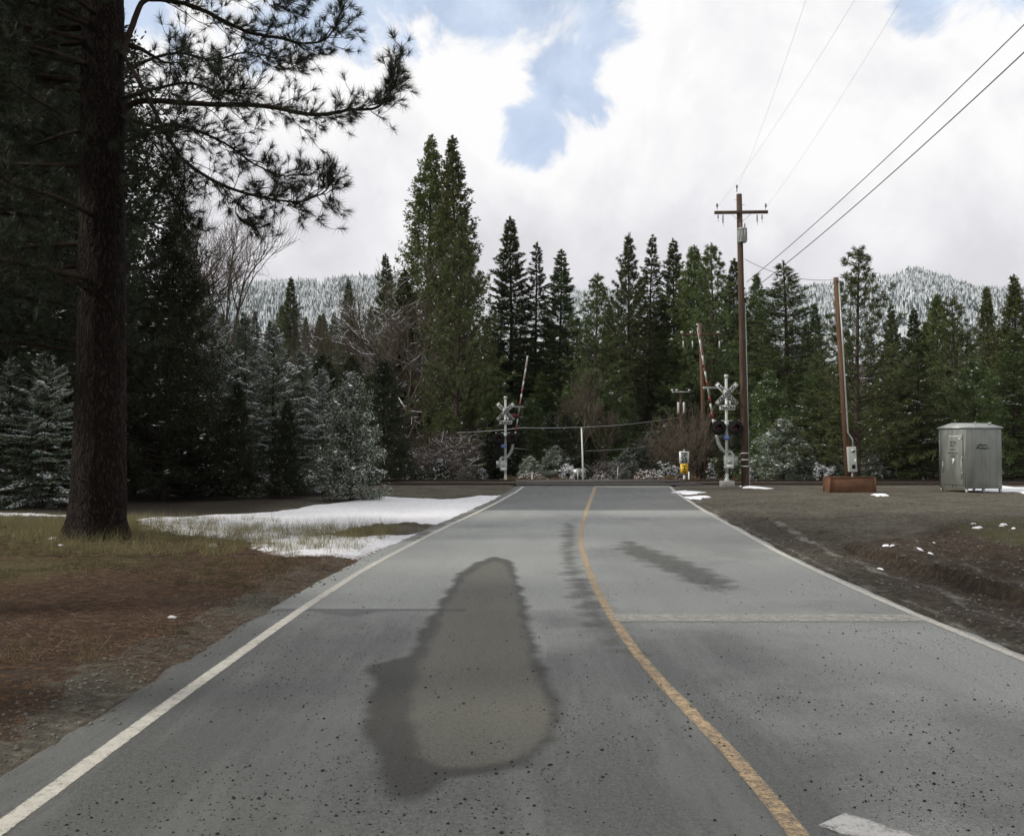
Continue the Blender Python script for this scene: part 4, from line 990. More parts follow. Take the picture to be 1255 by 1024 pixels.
L(t, nz_.outputs['Color'], vs_.inputs[0]); L(t, tcn.outputs['Object'], va.inputs[0]); L(t, vs_.outputs[0], va.inputs[1]); L(t, va.outputs[0], mp.inputs[0]); L(t, mp.outputs[0], vor.inputs['Vector'])
hgt = mrg(t, vor.outputs['Distance'], 0, .22)
fn = ns(t, 22, 5, .7, st=(1, 1, .4))
c = mixc(t, hgt, (.012, .008, .006), mixc(t, mrg(t, fn, .3, .7), (.012, .008, .006), (.038, .027, .021)))
b = N(t, 'ShaderNodeBsdfPrincipled', inp={'Roughness': .95, 'Specular IOR Level': .15}); L(t, c, b.inputs['Base Color'])
bp = N(t, 'ShaderNodeBump', inp={'Strength': 1.0, 'Distance': .09}); L(t, mth(t, 'ADD', hgt, mth(t, 'MULTIPLY', fn, .5)), bp.inputs['Height']); L(t, bp.outputs[0], b.inputs['Normal']); L(t, b.outputs[0], o.inputs[0])
M_pbark = m
link('trunk', mesh_tris('trunk', V, q, [m], smooth=True), base)
limbs_px = [
    # (points px, depth offsets, r0, r1, bare fraction)
    ([(140, 150), (165, 122), (215, 124), (270, 128), (330, 129), (365, 139), (400, 140), (430, 132), (458, 134), (476, 122), (484, 96), (487, 72)], [0, 0, -.3, -.5, -.7, -.8, -.9, -.9, -1, -1, -1, -1], .085, .012, .12),
    ([(145, 60), (170, 95), (205, 165), (225, 196), (262, 222), (300, 235), (335, 243), (370, 245), (398, 232), (408, 218)], [0, -.3, -.7, -1, -1.2, -1.3, -1.4, -1.5, -1.5, -1.5], .065, .010, .2),
    ([(148, 70), (168, 20), (175, 2), (195, 0), (235, 6), (270, 24), (305, 40), (340, 46), (370, 54), (398, 52), (412, 30), (418, 4)], [0, .2, .3, .4, .5, .6, .6, .7, .8, .8, .8, .8], .085, .010, .25),
    ([(150, 175), (200, 150), (240, 158), (280, 178), (310, 200), (345, 215), (375, 212)], [0, .4, .6, .8, .9, .9, .8], .05, .009, .2),
    ([(150, 210), (180, 205), (205, 225), (225, 260), (232, 285)], [0, -.5, -.7, -.8, -.9], .035, .008, .3),
    ([(225, 196), (228, 215), (226, 235)], [-1, -.9, -.9], .015, .006, .1),
    ([(300, 236), (288, 255), (290, 268), (300, 276)], [-1.3, -1.3, -1.2, -1.2], .012, .006, .2),
    ([(148, 90), (185, 72), (220, 62), (262, 75), (300, 62), (340, 70), (372, 84)], [0, 1.0, 1.5, 1.7, 2.0, 2.1, 2.1], .05, .008, .2),
    ([(148, -30), (200, -32), (260, -28), (320, -8), (350, 4), (388, -12)], [0, .3, .5, .5, .5, .5], .06, .01, .3),
    ([(150, 120), (190, 108), (230, 100), (268, 112), (300, 108)], [0, -1.2, -2, -2.4, -2.8], .05, .01, .2),
    ([(145, 140), (175, 160), (200, 190), (215, 215)], [0, -.9, -1.5, -2], .04, .01, .2),
]
limbs = [(rel(lp(p, d_)), r0 * .8, r1, bt) for p, d_, r0, r1, bt in limbs_px]
tw = MB(); C, A = [], []
pine_limbs(limbs, rs, tw, C, A, 6.5, -.16, 1.15)
# limbs to the left and to the back, denser
lb2 = []
for q in range(46):
    z = rs.uniform(4.9, 15); az = rs.uniform(math.pi * .55, math.pi * 1.55) if q % 5 else rs.uniform(0, 6.28)
    ln = rs.uniform(2.6, 5.0) * (1.15 - z / 30)
    if math.cos(az) > .1:
        if z < 8: az += math.pi
        else: ln *= .45
    p0 = np.array([.3 * math.cos(az), .3 * math.sin(az), z]); d = np.array([math.cos(az), math.sin(az), .1])
    lb2.append(([p0, p0 + d * ln * .35 + [0, 0, -.1], p0 + d * ln * .7 + [0, 0, -.35], p0 + d * ln + [0, 0, -.25]], .06, .01, .12))
pine_limbs(lb2, rs, tw, C, A, 5.0, -.1, 1.2)
part('limbs', tw, M_twig, base, True)
V, T = tufts(np.concatenate(C), np.concatenate(A), rs, 44, .22, .0085)
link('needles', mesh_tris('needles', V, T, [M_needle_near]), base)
print('near pine tufts', sum(len(c_) for c_ in C))
# neighbouring big pines, mostly out of frame at left; nearer ones added for shade
def side_pine(label, x, y, seed, nl, zmin, H=24):
    rs = np.random.RandomState(seed); zb = hz1(x, y); th = thing('pine_tree', label, 'tree', (x, y, zb))
    tk = MB(); zs = np.linspace(-.3, H, 20); tk.tube(np.stack([.05 * np.sin(zs), .05 * np.cos(zs * .7), zs], 1), .42 * (1 - zs.clip(0) / H) ** .7 + .03, 16)
    part('trunk', tk, M_pbark, th, True)
    tw = MB(); C, A = [], []; lb = []
    for q in range(nl):
        z = zmin + (H - 2 - zmin) * (q + rs.rand()) / nl; az = q * 2.4 + rs.normal(0, .3); ln = rs.uniform(3.0, 5.2) * (1.1 - z / H * .8)
        p0 = np.array([0, 0, z]); d = np.array([math.cos(az), math.sin(az), .08])
        lb.append(([p0, p0 + d * ln * .35 + [0, 0, -.15], p0 + d * ln * .7 + [0, 0, -.5], p0 + d * ln + [0, 0, -.45]], .06, .01, .1))
    pine_limbs(lb, rs, tw, C, A, 4.2, -.1, 1.3)
    part('limbs', tw, M_twig, th, True)
    V, T = tufts(np.concatenate(C), np.concatenate(A), rs, 34, .22, .013)
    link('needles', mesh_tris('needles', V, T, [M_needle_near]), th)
side_pine('dark pine left of the huge near pine, crown filling the top left corner', -12.9, 22.6, 51, 120, 4.3)
side_pine('pine left of the road, just outside the view, added to shade the shoulder', -10.8, 11.2, 53, 80, 5.5)
side_pine('pine beside the camera on the left, outside the view, added for shade', -6.8, 2.2, 54, 80, 5.8)
side_pine('pine left of the near shoulder, outside the view, added to shade the verge', -8.6, 6.8, 55, 70, 6.8)
side_pine('pine behind the huge near pine at the left edge, in deep shade', -19.5, 29, 52, 56, 6.0)

# fallen sticks round the big pine
rs = np.random.RandomState(9); mb = MB()
for q in range(110):
    x = -8.6 + rs.normal(0, 2.6); y = 20.2 + rs.normal(0, 1.3); a = rs.rand() * 6.28; ln = rs.uniform(.2, 1.0)
    if np.hypot(x + 8.6, y - 19.9) < .7: continue
    s = np.linspace(0, 1, 4); P = np.stack([x + ln * s * math.cos(a), y + ln * s * math.sin(a), hz(x + ln * s * math.cos(a), y + ln * s * math.sin(a)) + .03 + .12 * rs.rand() * s], 1)
    mb.tube(P + rs.normal(0, .012, P.shape), [.008, .007, .006, .003], 4)
tag(part('fallen_sticks', mb, M_bare), 'fallen twigs and sticks round the foot of the big pine', 'sticks', kind='stuff')
# remnant snow lumps on the right bank and shoulder
lumps = [(1086, 676, .12), (1094, 679, .10), (1128, 684, .12), (1142, 688, .10), (1193, 648, .12), (1230, 645, .15), (1197, 660, .2), (1227, 655, .12), (1242, 661, .1),
         (210, 755, .11), (20, 662, .14), (65, 668, .16), (90, 664, .12), (75, 674, .12), (1145, 678, .05), (838, 603, .9), (850, 609, .8), (1240, 600, 2.2), (1262, 602, 1.8), (925, 599, .8), (1078, 606, .6), (330, 657, .2), (262, 668, .2), (1080, 690, .1)]
P, T, n0 = [], [], 0; rs = np.random.RandomState(4)
for px, py, r in lumps:
    x, y = gp(px, py); k = 16; a = np.linspace(0, 6.283, k, endpoint=False); rj = r * rs.uniform(.45, 1.3, k) * (.6 if r < .7 else 1)
    st = .35 if r < .7 else .22
    ring = np.stack([x + rj * np.cos(a), y + rj * np.sin(a) * (1.6 if r > .5 else .7)], 1); ring2 = np.stack([x + rj * .6 * np.cos(a), y + rj * .6 * np.sin(a) * (1.6 if r > .5 else .7)], 1)
    z1 = hz(ring[:, 0], ring[:, 1]) - .006; z2 = hz(ring2[:, 0], ring2[:, 1]) + min(.05, r * .22) * rs.uniform(.6, 1.2, k)
    P += [(*p_, z_) for p_, z_ in zip(ring, z1)] + [(*p_, z_) for p_, z_ in zip(ring2, z2)] + [(x, y, hz1(x, y) + min(.06, r * .25))]
    for j in range(k):
        j2 = (j + 1) % k; T += [(n0 + j, n0 + j2, n0 + k + j2), (n0 + j, n0 + k + j2, n0 + k + j), (n0 + k + j, n0 + k + j2, n0 + 2 * k)]
    n0 += 2 * k + 1
tag(link('snow_remnants', mesh_tris('snow_remnants', P, T, [M_snow], smooth=True)), 'small melting snow remnants on the dirt', 'snow', kind='stuff')

# ------------------------------------------------------------------ railway tracks
for yc, lb in ((49.2, 'nearer railway track crossing the road'), (54.0, 'farther railway track crossing the road')):
    th = thing('railway_track', lb, 'railway track', (0, yc, .03))
    for s in (-.72, .72):
        mb = MB(); mb.box((0, s, .105), (160, .07, .045)); mb.box((0, s, .045), (160, .025, .08)); mb.box((0, s, -.005), (160, .14, .02))
        part('rail', mb, M_rail, th)
    mb = MB()
    for q in range(-120, 121):
        if not (-.5 < q * .6 < 9.0): mb.box((q * .6, 0, -.045), (.23, 2.5, .09))
    o_ = part('sleepers', mb, M_tie, th); o_['kind'] = 'stuff'
mb = MB(); X0, X1 = .2, 9.6
for yc in (49.2, 54.0):
    for y0, y1 in ((yc - 1.5, yc - .78), (yc - .62, yc + .62), (yc + .78, yc + 1.5)): mb.box(((X0 + X1) / 2, (y0 + y1) / 2, .112), (X1 - X0, y1 - y0, .05))
tag(part('crossing_panels', mb, M_panel), kind='structure')

# ------------------------------------------------------------------ crossing signals
def crossing_mast(x, y, s, label, group='railway crossing signals', lights_on=False):
    zb = hz1(x, y) + .02
    th = thing('crossing_signal', label, 'railway signal', (x, y, zb), 0, group)
    mb = MB(); mb.box((0, 0, .12), (.62, .62, .3)); part('foundation', mb, M_conc, th, bevel=.02)
    mb = MB(); mb.cyl((0, 0, .2), (0, 0, 5.35), .07, 14); mb.lathe([(.0, 5.46), (.10, 5.44), (.11, 5.3), (.075, 5.28)], 14); mb.lathe([(.13, .27), (.13, .33), (.085, .36), (.085, .6), (.07, .62)], 14)
    part('mast', mb, M_silver, th, True)
    for ang, txt in ((-45, 'RAIL'), (45, 'CROSSING')):
        r = math.radians(-ang); rot = (0, r, 0)
        mb = MB(); yo = -.10 - (.012 if ang > 0 else 0); mb.box((0, yo, 4.50), (1.42, .01, .225), rot)
        bl = part('crossbuck_blade', mb, M_white, th)
        mb = MB()
        for e in (-1, 1):
            off = np.array(Euler(rot).to_matrix() @ Vector((0, 0, e * .098))); mb.box((off[0], yo - .007, 4.5 + off[2]), (1.38, .004, .012), rot)
            off = np.array(Euler(rot).to_matrix() @ Vector((e * .69, 0, 0))); mb.box((off[0], yo - .007, 4.5 + off[2]), (.012, .004, .19), rot)
        part('border', mb, M_black, bl)
        m3 = Matrix.Rotation(r, 3, 'Y') @ Matrix.Rotation(math.pi / 2, 3, 'X')
        if ang > 0: items = [('CROSSING', 0, 1.12)]
        else: items = [('RAIL', -.40, .95), ('ROAD', .40, .95)]
        for tx, ox, sx in items:
            o = text_part('lettering', tx, .20, (0, 0, 0), M_black, bl, sx=sx, bold=.008)
            off = Euler(rot).to_matrix() @ Vector((ox, 0, 0)); o.location = (off[0], yo - .010, 4.5 + off[2]); o.rotation_euler = m3.to_euler()
    mb = MB(); mb.box((.05, -.135, 4.04), (.28, .008, .23)); sg = part('track_count_sign', mb, M_white, th); text_part('lettering', '2', .24, (.05, -.143, 4.04), M_black, sg, bold=.008)
    mb = MB(); mb.box((.02, -.095, 3.83), (.76, .008, .23)); sg = part('tracks_sign', mb, M_white, th); text_part('lettering', 'TRACKS', .19, (.02, -.105, 3.83), M_black, sg, bold=.008)
    mb = MB(); mb.cyl((-.62, -.02, 3.19), (.62, -.02, 3.19), .025, 8); mb.cyl((-.42, -.02, 2.86), (.42, -.02, 2.86), .03, 8); mb.box((0, 0, 3.0), (.2, .16, .3)); part('light_bracket', mb, M_silver, th, False)
    for e in (-1, 1):
        c_ = (e * .41, -.14, 2.86)
        mb = MB(); mb.lathe([(0, .02), (.36, .02), (.365, 0), (.36, -.02), (0, -.02)], 28, axis='y', c=c_); mb.lathe([(0, .16), (.13, .15), (.15, .02)], 18, axis='y', c=c_)
        hd = part('flashing_light', mb, M_black, th, False)
        mb = MB(); mb.lathe([(.125, -.025), (.11, -.05), (.06, -.068), (0, -.072)], 20, axis='y', c=c_); part('lens', mb, M_redlens, hd, True)
        mb = MB(); a = np.linspace(-.25, math.pi + .25, 16); V = []
        for q in a: V += [(c_[0] + .15 * math.cos(q), c_[1] - .02, c_[2] + .15 * math.sin(q)), (c_[0] + .155 * math.cos(q), c_[1] - .02 - .28 * (.35 + .65 * max(0, math.sin(q))), c_[2] + .155 * math.sin(q))]
        T = []
        for q in range(15): T += [(2 * q, 2 * q + 1, 2 * q + 3), (2 * q, 2 * q + 3, 2 * q + 2)]
        mb.add(V, T); o = part('hood', mb, M_black, hd); sdm_ = o.modifiers.new('s', 'SOLIDIFY'); sdm_.thickness = .006
        if s < 0:   # rear facing pair behind
            pass
    # side arm with light at the top
    mb = MB(); mb.cyl((0, .05, 4.80), (s * 1.12, .05, 4.78), .03, 8); mb.box((s * .72, .05, 4.83), (.8, .09, .03)); part('side_arm', mb, M_silver, th)
    mb = MB(); mb.lathe([(0, -.1), (.11, -.09), (.13, 0), (.11, .02), (0, .02)], 14, axis='y', c=(s * .55, .1, 4.25 if s > 0 else 4.2)); mb.cyl((0, .1, 4.22), (s * .5, .1, 4.22), .02, 6); (part('side_light', mb, M_redpaint, th) if s > 0 else None)
    mb = MB(); mb.box((-.05 * s - .08, -.10, 2.38), (.32, .008, .22)); sg = part('emergency_notice', mb, M_blue, th)
    mb = MB(); [mb.box((-.05 * s - .08, -.107, 2.44 - .05 * q), (.22, .003, .014)) for q in range(3)]; part('writing', mb, M_white, sg)
    # gate mechanism
    mb = MB(); mb.box((-s * .12, .06, 1.18), (.42, .40, .62)); mb.box((-s * .12, .06, 1.5), (.46, .44, .03)); hs = part('gate_mechanism', mb, M_silver, th, bevel=.02)
    mb = MB(); mb.cyl((-s * .12, -.145, 1.2), (-s * .12, -.165, 1.2), .1, 14); part('cover_plate', mb, M_galv, hs)
    mb = MB(); mb.box((-s * .12, -.16, .98), (.3, .01, .14)); part('notice', mb, M_white, hs)
    mb = MB(); P = smooth_line([(s * .46, .12, 2.5), (s * .38, .12, 2.1), (s * .22, .12, 1.8), (0, .12, 1.62), (-s * .22, .12, 1.7), (-s * .40, .12, 1.35)])
    mb.tube(P, .085, 10)
    mb.box((-s * .42, .12, 1.25), (.30, .14, .42)); part('counterweight_arm', mb, M_galv, th)
    # raised gate arm, banded red and white
    p0 = np.array([s * .5, .14, 2.5]); p1 = np.array([s * 1.38, .14, 7.95]); nseg = 14
    d = p1 - p0; ang = -math.atan2(d[2], d[0]); ln = np.linalg.norm(d)
    mb = MB(); mb.box(p0 + d * .5, (ln, .02, .085), (0, ang, 0)); ga = part('gate_arm', mb, M_white, th)
    for q in range(nseg):
        c0 = p0 + d * (q + .5) / nseg; mb = MB(); mb.box(c0, (ln / nseg - .002, .028, .11 - .004 * q), (0, ang, 0)); part('white_band' if q % 2 else 'red_band', mb, M_silver if q % 2 else M_redpaint, ga)
    for f_ in (.30, .62, .98):
        c0 = p0 + d * f_; mb = MB(); mb.lathe([(0, -.03), (.05, -.03), (.06, 0), (.05, .03), (0, .03)], 10, axis='y', c=(c0[0] + s * .06, c0[1] - .03, c0[2])); part('arm_light', mb, M_redlens, ga)
    # conduit elbow and cable
    mb = MB(); mb.tube([(-s * .3, .05, .9), (-s * .28, .02, .6), (-s * .05, 0, .35)], .018, 6); mb.tube([(s * .12, -.02, 1.1), (s * .26, -.1, .8), (s * .04, -.05, .45)], .012, 6); part('cable', mb, M_black, th)
    return th
crossing_mast(xat(890.5, 46.3), 46.3, -1, 'nearer crossing signal on the right with crossbuck, 2 TRACKS sign and raised striped gate')
crossing_mast(xat(619.5, 58.6), 58.6, 1, 'farther crossing signal on the left with crossbuck, twin red lights and raised gate')

# ------------------------------------------------------------------ tall utility pole
D1 = 46.4; k1 = D1 / F
PX, PZ = xat(913, D1), hz1(xat(913, D1), D1)
def p1(px, py, dy=0): return np.array([(px - 913) * k1, dy, zat(py, D1) - PZ])
pole = thing('utility_pole', 'tall brown utility pole with crossarm and grey transformer, right of the road', 'utility pole', (PX, D1, PZ))
mb = MB(); top = p1(908, 238); ax = lambda z: (top[0] * z / top[2], 0, z)
mb.tube([ax(-.2), ax(4), ax(9), tuple(top)], [.185, .17, .15, .135], 16); part('pole', mb, M_wood, pole, True)
mb = MB(); mb.box(p1(909.5, 261, -.14), (2.62, .11, .15), (0, -.012, 0)); part('crossarm', mb, M_wood, pole, bevel=.01)
mb = MB()
for e in (-1, 1): mb.tube([p1(909 + e * 12, 263.5, -.2), p1(909 + e * 2, 272, -.16)], .012, 5)
part('brace', mb, M_galv, pole)
for px in (880, 939):
    mb = MB(); c_ = p1(px, 258, -.14); tl = .06 * (1 if px > 900 else 0)
    mb.tube([c_, c_ + [tl, 0, .28]], .012, 6); P = [(0, .1), (.05, .12), (.03, .16), (.06, .19), (.035, .23), (.045, .28), (0, .3)]; mb.lathe(P, 10, c=c_ + [tl * .6, 0, .02]); part('pin_insulator', mb, M_porcdark, pole)
mb = MB(); c_ = p1(905, 236, -.05); mb.lathe([(0, 0), (.02, .01), (.02, .2), (.05, .22), (.03, .26), (.055, .3), (.03, .36), (0, .38)], 10, c=c_); part('pin_insulator', mb, M_porcdark, pole)
for px, ln in ((881, .22), (887, .42), (929, .38), (935, .24)):
    mb = MB(); c_ = p1(px, 264, -.16); n_ = int(ln / .06)
    pr = [(0, 0)]
    for q in range(n_): pr += [(.022, -.06 * q - .01), (.045, -.06 * q - .03), (.018, -.06 * q - .05)]
    pr.append((0, -ln)); mb.lathe(pr, 10, c=c_); mb.tube([c_ + [0, 0, -ln], c_ + [.03, 0, -ln - .14]], .008, 4); part('fuse_cutout', mb, M_porcdark, pole)
mb = MB(); c_ = p1(909.6, 290, -.34); mb.lathe([(0, -.36), (.19, -.36), (.215, -.33), (.215, .27), (.235, .28), (.24, .32), (.12, .37), (0, .38)], 20, c=c_)
for q in range(10): a = q / 10 * 6.283; mb.box((c_[0] + .225 * math.cos(a), c_[1] + .225 * math.sin(a), c_[2] - .03), (.02, .02, .5), (0, 0, a))
tr_ = part('transformer', mb, M_silver, pole, False)
for e in (-.09, .12):
    mb = MB(); mb.lathe([(0, .36), (.025, .37), (.045, .42), (.022, .45), (.045, .5), (.02, .53), (.035, .58), (0, .6)], 8, c=c_ + [e, 0, 0]); part('bushing', mb, M_porcdark, tr_)
mb = MB(); zt = zat(372, D1) - PZ
mb.tube([(ax(.1)[0] + .20, -.03, .1), (ax(4)[0] + .19, -.03, 4), (ax(zt)[0] + .17, -.03, zt)], .028, 8)
for q in range(9): z = .5 + q * .9; mb.box((ax(z)[0] + .18, -.03, z), (.08, .07, .03))
part('conduit', mb, M_galv, pole)
mb = MB()
for py in (555, 563, 571): z = zat(py, D1) - PZ; mb.lathe([(.183, -.02), (.187, -.02), (.187, .02), (.183, .02)], 16, c=(ax(z)[0], 0, z))
part('marker_band', mb, M_white, pole)
for py in (243, 250, 300, 320):
    pass
mb = MB(); [mb.tube([ax(zat(py, D1) - PZ), np.array(ax(zat(py, D1) - PZ)) + [e * .26, 0, .0]], .012, 5) for py, e in ((245, -1), (251, 1))]; part('step_bolt', mb, M_galv, pole)

# ------------------------------------------------------------------ short service pole in its rusty box
D2 = 42.8; bx0, bx1 = xat(1016.5, 42.4), xat(1071.5, 42.4); zc = zat(584, 42.1) - 0
box_c = ((bx0 + bx1) / 2, 42.78); zb = hz1(*box_c) - .02; Wb = bx1 - bx0; Hb = zat(585, 42.1) - zb
pl = thing('planter_box', 'rusty steel box round the foot of the short wooden pole', 'box', (box_c[0], box_c[1], zb), math.radians(.5))
for nm, c_, d_ in (('front_panel', (0, -.38, Hb / 2), (Wb, .04, Hb)), ('back_panel', (0, .38, Hb / 2), (Wb, .04, Hb)), ('side_panel', (-Wb / 2 + .02, 0, Hb / 2), (.04, .715, Hb)), ('side_panel', (Wb / 2 - .02, 0, Hb / 2), (.04, .715, Hb))):
    mb = MB(); mb.box(c_, d_); part(nm, mb, M_rust, pl, bevel=.006)
mb = MB()
for e in (-1, 1): mb.box((0, e * .38, Hb + .012), (Wb + .04, .09, .024)); mb.box((e * (Wb / 2 - .02), 0, Hb + .0125), (.09, .66, .023))
for e in (-1, 1):
    for g_ in (-1, 1): mb.box((e * (Wb / 2 + .012), g_ * .41, Hb / 2), (.06, .05, Hb - .02))
part('rim', mb, M_rust, pl)
mb = MB(); mb.box((0, 0, Hb - .12), (Wb - .09, .71, .04)); part('gravel_fill', mb, M_stone, pl)
sx0 = xat(1040.5, D2); sz0 = zb
sp = thing('service_pole', 'short bare wooden pole with silver conduit and meter box', 'utility pole', (sx0, D2, sz0))
tpx = xat(1026.5, D2) - sx0; tpz = zat(340, D2) - sz0
mb = MB(); mb.tube([(0, 0, 0), (tpx * .5, 0, tpz * .5), (tpx, 0, tpz)], [.155, .13, .115], 14); part('pole', mb, M_woodred, sp, True)
k2 = D2 / F; q2 = lambda px, py, dy=-.16: ((px - 1040.5) * k2, dy, zat(py, D2) - sz0)
mb = MB(); mb.tube([q2(1028.5, 347), q2(1033, 430), q2(1037.5, 530), q2(1043, 538), q2(1044, 552)], .035, 8); mb.tube([q2(1028.5, 347), q2(1026, 341), q2(1022, 345)], .035, 8)
part('conduit', mb, M_galv, sp, True)
mb = MB(); c_ = np.array(q2(1041.5, 562.5, -.22)); mb.box(c_, (.36, .2, 1.12), (0, -.05, 0)); mbx = part('meter_box', mb, M_silver, sp, bevel=.015)
mb = MB(); mb.lathe([(0, -.12), (.07, -.11), (.085, -.02), (.085, 0)], 16, axis='y', c=c_ + [.02, -.10, .38]); part('meter_dial', mb, M_galv, mbx, True)
mb = MB(); mb.box(c_ + [.045, -.105, -.33], (.15, .02, .18)); part('socket', mb, M_black, mbx)
mb = MB(); mb.box(c_ + [.12, -.106, -.08], (.06, .012, .2)); part('notice', mb, M_white, mbx)
mb = MB(); mb.cyl(q2(1042, 573, -.2), q2(1042, 590, -.2), .04, 8); part('ground_conduit', mb, M_silver, sp)

# ------------------------------------------------------------------ metal equipment cabinet
dC = 41.9; cx0 = xat(1183.5, dC); zc_ = hz1(xat(1195, 43), 43.0)
cab = thing('equipment_cabinet', 'large unpainted aluminium railway equipment cabinet on legs at right', 'cabinet', (cx0, dC, zc_), math.radians(14))
# local: front-right face along +x from corner, left face goes back along +y
CW, CD, CH, LG = 1.86, 1.75, 2.62, .17
tot = zat(522, dC) - zc_; CH = tot - LG - .10
mb = MB(); mb.box((CW / 2, CD / 2, LG + CH / 2), (CW, CD, CH)); part('housing', mb, M_tin, cab, bevel=.012)
mb = MB()
for x_ in (.30, CW * .55, CW - .26): mb.box((x_, -.003, LG + CH / 2), (.012, .006, CH - .06))
for x_, y_ in ((-.012, .06), (-.012, CD - .06), (-.012, CD * .5)): mb.box((x_, y_, LG + CH / 2), (.02, .035, CH - .1))
part('seam', mb, M_tin, cab)
rf = MB(); e = .05; zt_ = LG + CH
V = [(-e, -e, zt_), (CW + e, -e, zt_), (CW + e, CD + e, zt_), (-e, CD + e, zt_), (-e, -e, zt_ + .07), (CW + e, -e, zt_ + .07), (CW + e, CD + e, zt_ + .07), (-e, CD + e, zt_ + .07), (-e * .3, CD / 2, zt_ + .26), (CW + e, CD / 2, zt_ + .26)]
T = [(0, 2, 1), (0, 3, 2), (0, 1, 5), (0, 5, 4), (1, 2, 6), (1, 6, 5), (2, 3, 7), (2, 7, 6), (3, 0, 4), (3, 4, 7), (4, 5, 9), (4, 9, 8), (7, 8, 9), (7, 9, 6), (4, 8, 7), (5, 6, 9)]
rf.add(V, T); part('roof', rf, M_galv, cab)
for c_, d_ in (((CW * .55, CD * .35, zt_ + .25), (.06, .06, .10)), ((CW * .92, CD * .3, zt_ + .24), (.10, .10, .10))):
    mb = MB(); mb.box(c_, d_); part('lifting_lug', mb, M_galv, cab)
for x_, y_ in ((.06, .06), (CW - .06, .06), (.06, CD - .06), (CW - .06, CD - .06), (CW * .5, .06)):
    mb = MB(); mb.box((x_, y_, LG / 2 - .03), (.09, .09, LG + .06)); part('leg', mb, M_galv, cab)
mb = MB(); mb.box((-.02, CD * .5, LG + CH * .48), (.03, CD * .80, CH * .84)); dr = part('door', mb, M_tin, cab, bevel=.008)
mb = MB(); mb.box((-.05, CD * .42, LG + CH * .47), (.05, .10, .14)); mb.box((-.07, CD * .42, LG + CH * .43), (.03, .04, .12)); part('handle', mb, M_white, dr)
for z_ in (.25, .50, .85):
    mb = MB(); mb.cyl((-.045, CD * .12, LG + CH * z_ - .1), (-.045, CD * .12, LG + CH * z_ + .1), .018, 6); part('hinge', mb, M_galv, dr)
mb = MB(); mb.box((-.05, CD * .14, LG + CH * .33), (.03, .03, CH * .34)); mb.box((-.05, CD * .82, LG + CH * .36), (.03, .03, CH * .18)); part('locking_bar', mb, M_galv, dr)
mb = MB(); mb.box((-.045, CD * .36, LG + CH * .87), (.01, CD * .44, .03)); mb.box((-.045, CD * .2, LG + CH * .83), (.01, .14, .05)); part('vent_strip', mb, M_white, dr)
# faint stencilled lines: unreadable blocks of lettering
def stencil(parent, lines, face):
    rs = np.random.RandomState(6); mb = MB()
    for z_, u0, u1, h_ in lines:
        u = u0
        while u < u1:
            w_ = rs.uniform(.035, .06)
            for q in range(2):
                zz = z_ + rs.uniform(-.3, .3) * h_; hh_ = h_ * rs.uniform(.35, .9)
                ww = w_ * rs.uniform(.25, .6); uu = u + w_ * (.25 + .4 * q)
                if face == 'x': mb.box((-.042, uu, zz), (.004, ww, hh_))
                else: mb.box((uu, -.004, zz), (ww, .006, hh_))
            u += w_ + .015
    return part('lettering', mb, M_black, parent)
stencil(cab, [(LG + CH * .72, .60, 1.08, .10), (LG + CH * .675, .55, 1.22, .10)], 'y')
stencil(dr, [(LG + CH * q, CD * a_, CD * b_, .06) for q, a_, b_ in ((.78, .34, .56), (.745, .32, .56), (.71, .38, .56), (.65, .36, .58), (.59, .28, .62), (.54, .36, .54))], 'x')

# ------------------------------------------------------------------ signs and far poles
D3 = 57.5; sx_ = xat(838.2, D3); zg = hz1(sx_, D3)
sg = thing('speed_limit_sign', 'white speed limit 25 sign with yellow plate below it', 'sign', (sx_, D3, zg))
mb = MB(); mb.box((0, 0, 1.0), (.07, .05, 2.1)); part('post', mb, M_galv, sg)
zT = zat(553, D3) - zg; zM = zat(567.5, D3) - zg; zB = zat(580, D3) - zg
mb = MB(); mb.box((0, -.035, (zT + zM) / 2), (.60, .008, zT - zM)); pn = part('speed_panel', mb, M_white, sg)
hT = zT - zM
text_part('lettering', 'SPEED', .17, (0, -.045, zM + hT * .83), M_black, pn, bold=.006, sx=.9); text_part('lettering', 'LIMIT', .17, (0, -.045, zM + hT * .62), M_black, pn, bold=.006); text_part('lettering', '25', .40, (0, -.045, zM + hT * .26), M_black, pn, bold=.012)
mb = MB(); mb.box((0, -.035, (zM + zB) / 2 - .02), (.47, .008, zM - zB - .03)); pn = part('yellow_panel', mb, M_yellowsign, sg)
mb = MB(); zc3 = (zM + zB) / 2 - .02
mb.box((0, -.043, zc3 + .19), (.30, .004, .05)); mb.cyl((0, -.041, zc3 + .10), (0, -.046, zc3 + .10), .035, 10)
mb.box((.0, -.044, zc3 + .01), (.05, .004, .14), (0, .2, 0)); mb.box((.05, -.045, zc3 - .08), (.035, .004, .12), (0, -.5, 0)); mb.box((-.04, -.046, zc3 - .08), (.035, .004, .12), (0, .5, 0)); mb.box((0, -.044, zc3 - .2), (.24, .004, .04))
part('symbol', mb, M_black, pn)
mb = MB(); mb.box((0, -.03, zB - zg * 0 - .28), (.12, .012, .30)); part('object_marker', mb, M_white, sg)
def stake(px, ytop, d, r, label, mat=M_white, nm='marker_post'):
    x = xat(px, d); z = hz1(x, d); mb = MB(); h = zat(ytop, d) - z; mb.tube([(0, 0, -.1), (0, 0, h)], r, 8); mb.lathe([(r * 1.25, h - .03), (r * 1.25, h + .01), (0, h + .02)], 8)
    o = part(nm, mb, mat); o.location = (x, d, z); return tag(o, label, 'post')
stake(844, 578, 57, .045, 'short white post right of the speed limit sign')
stake(652, 580, 59, .05, 'short white post right of the left crossing signal')
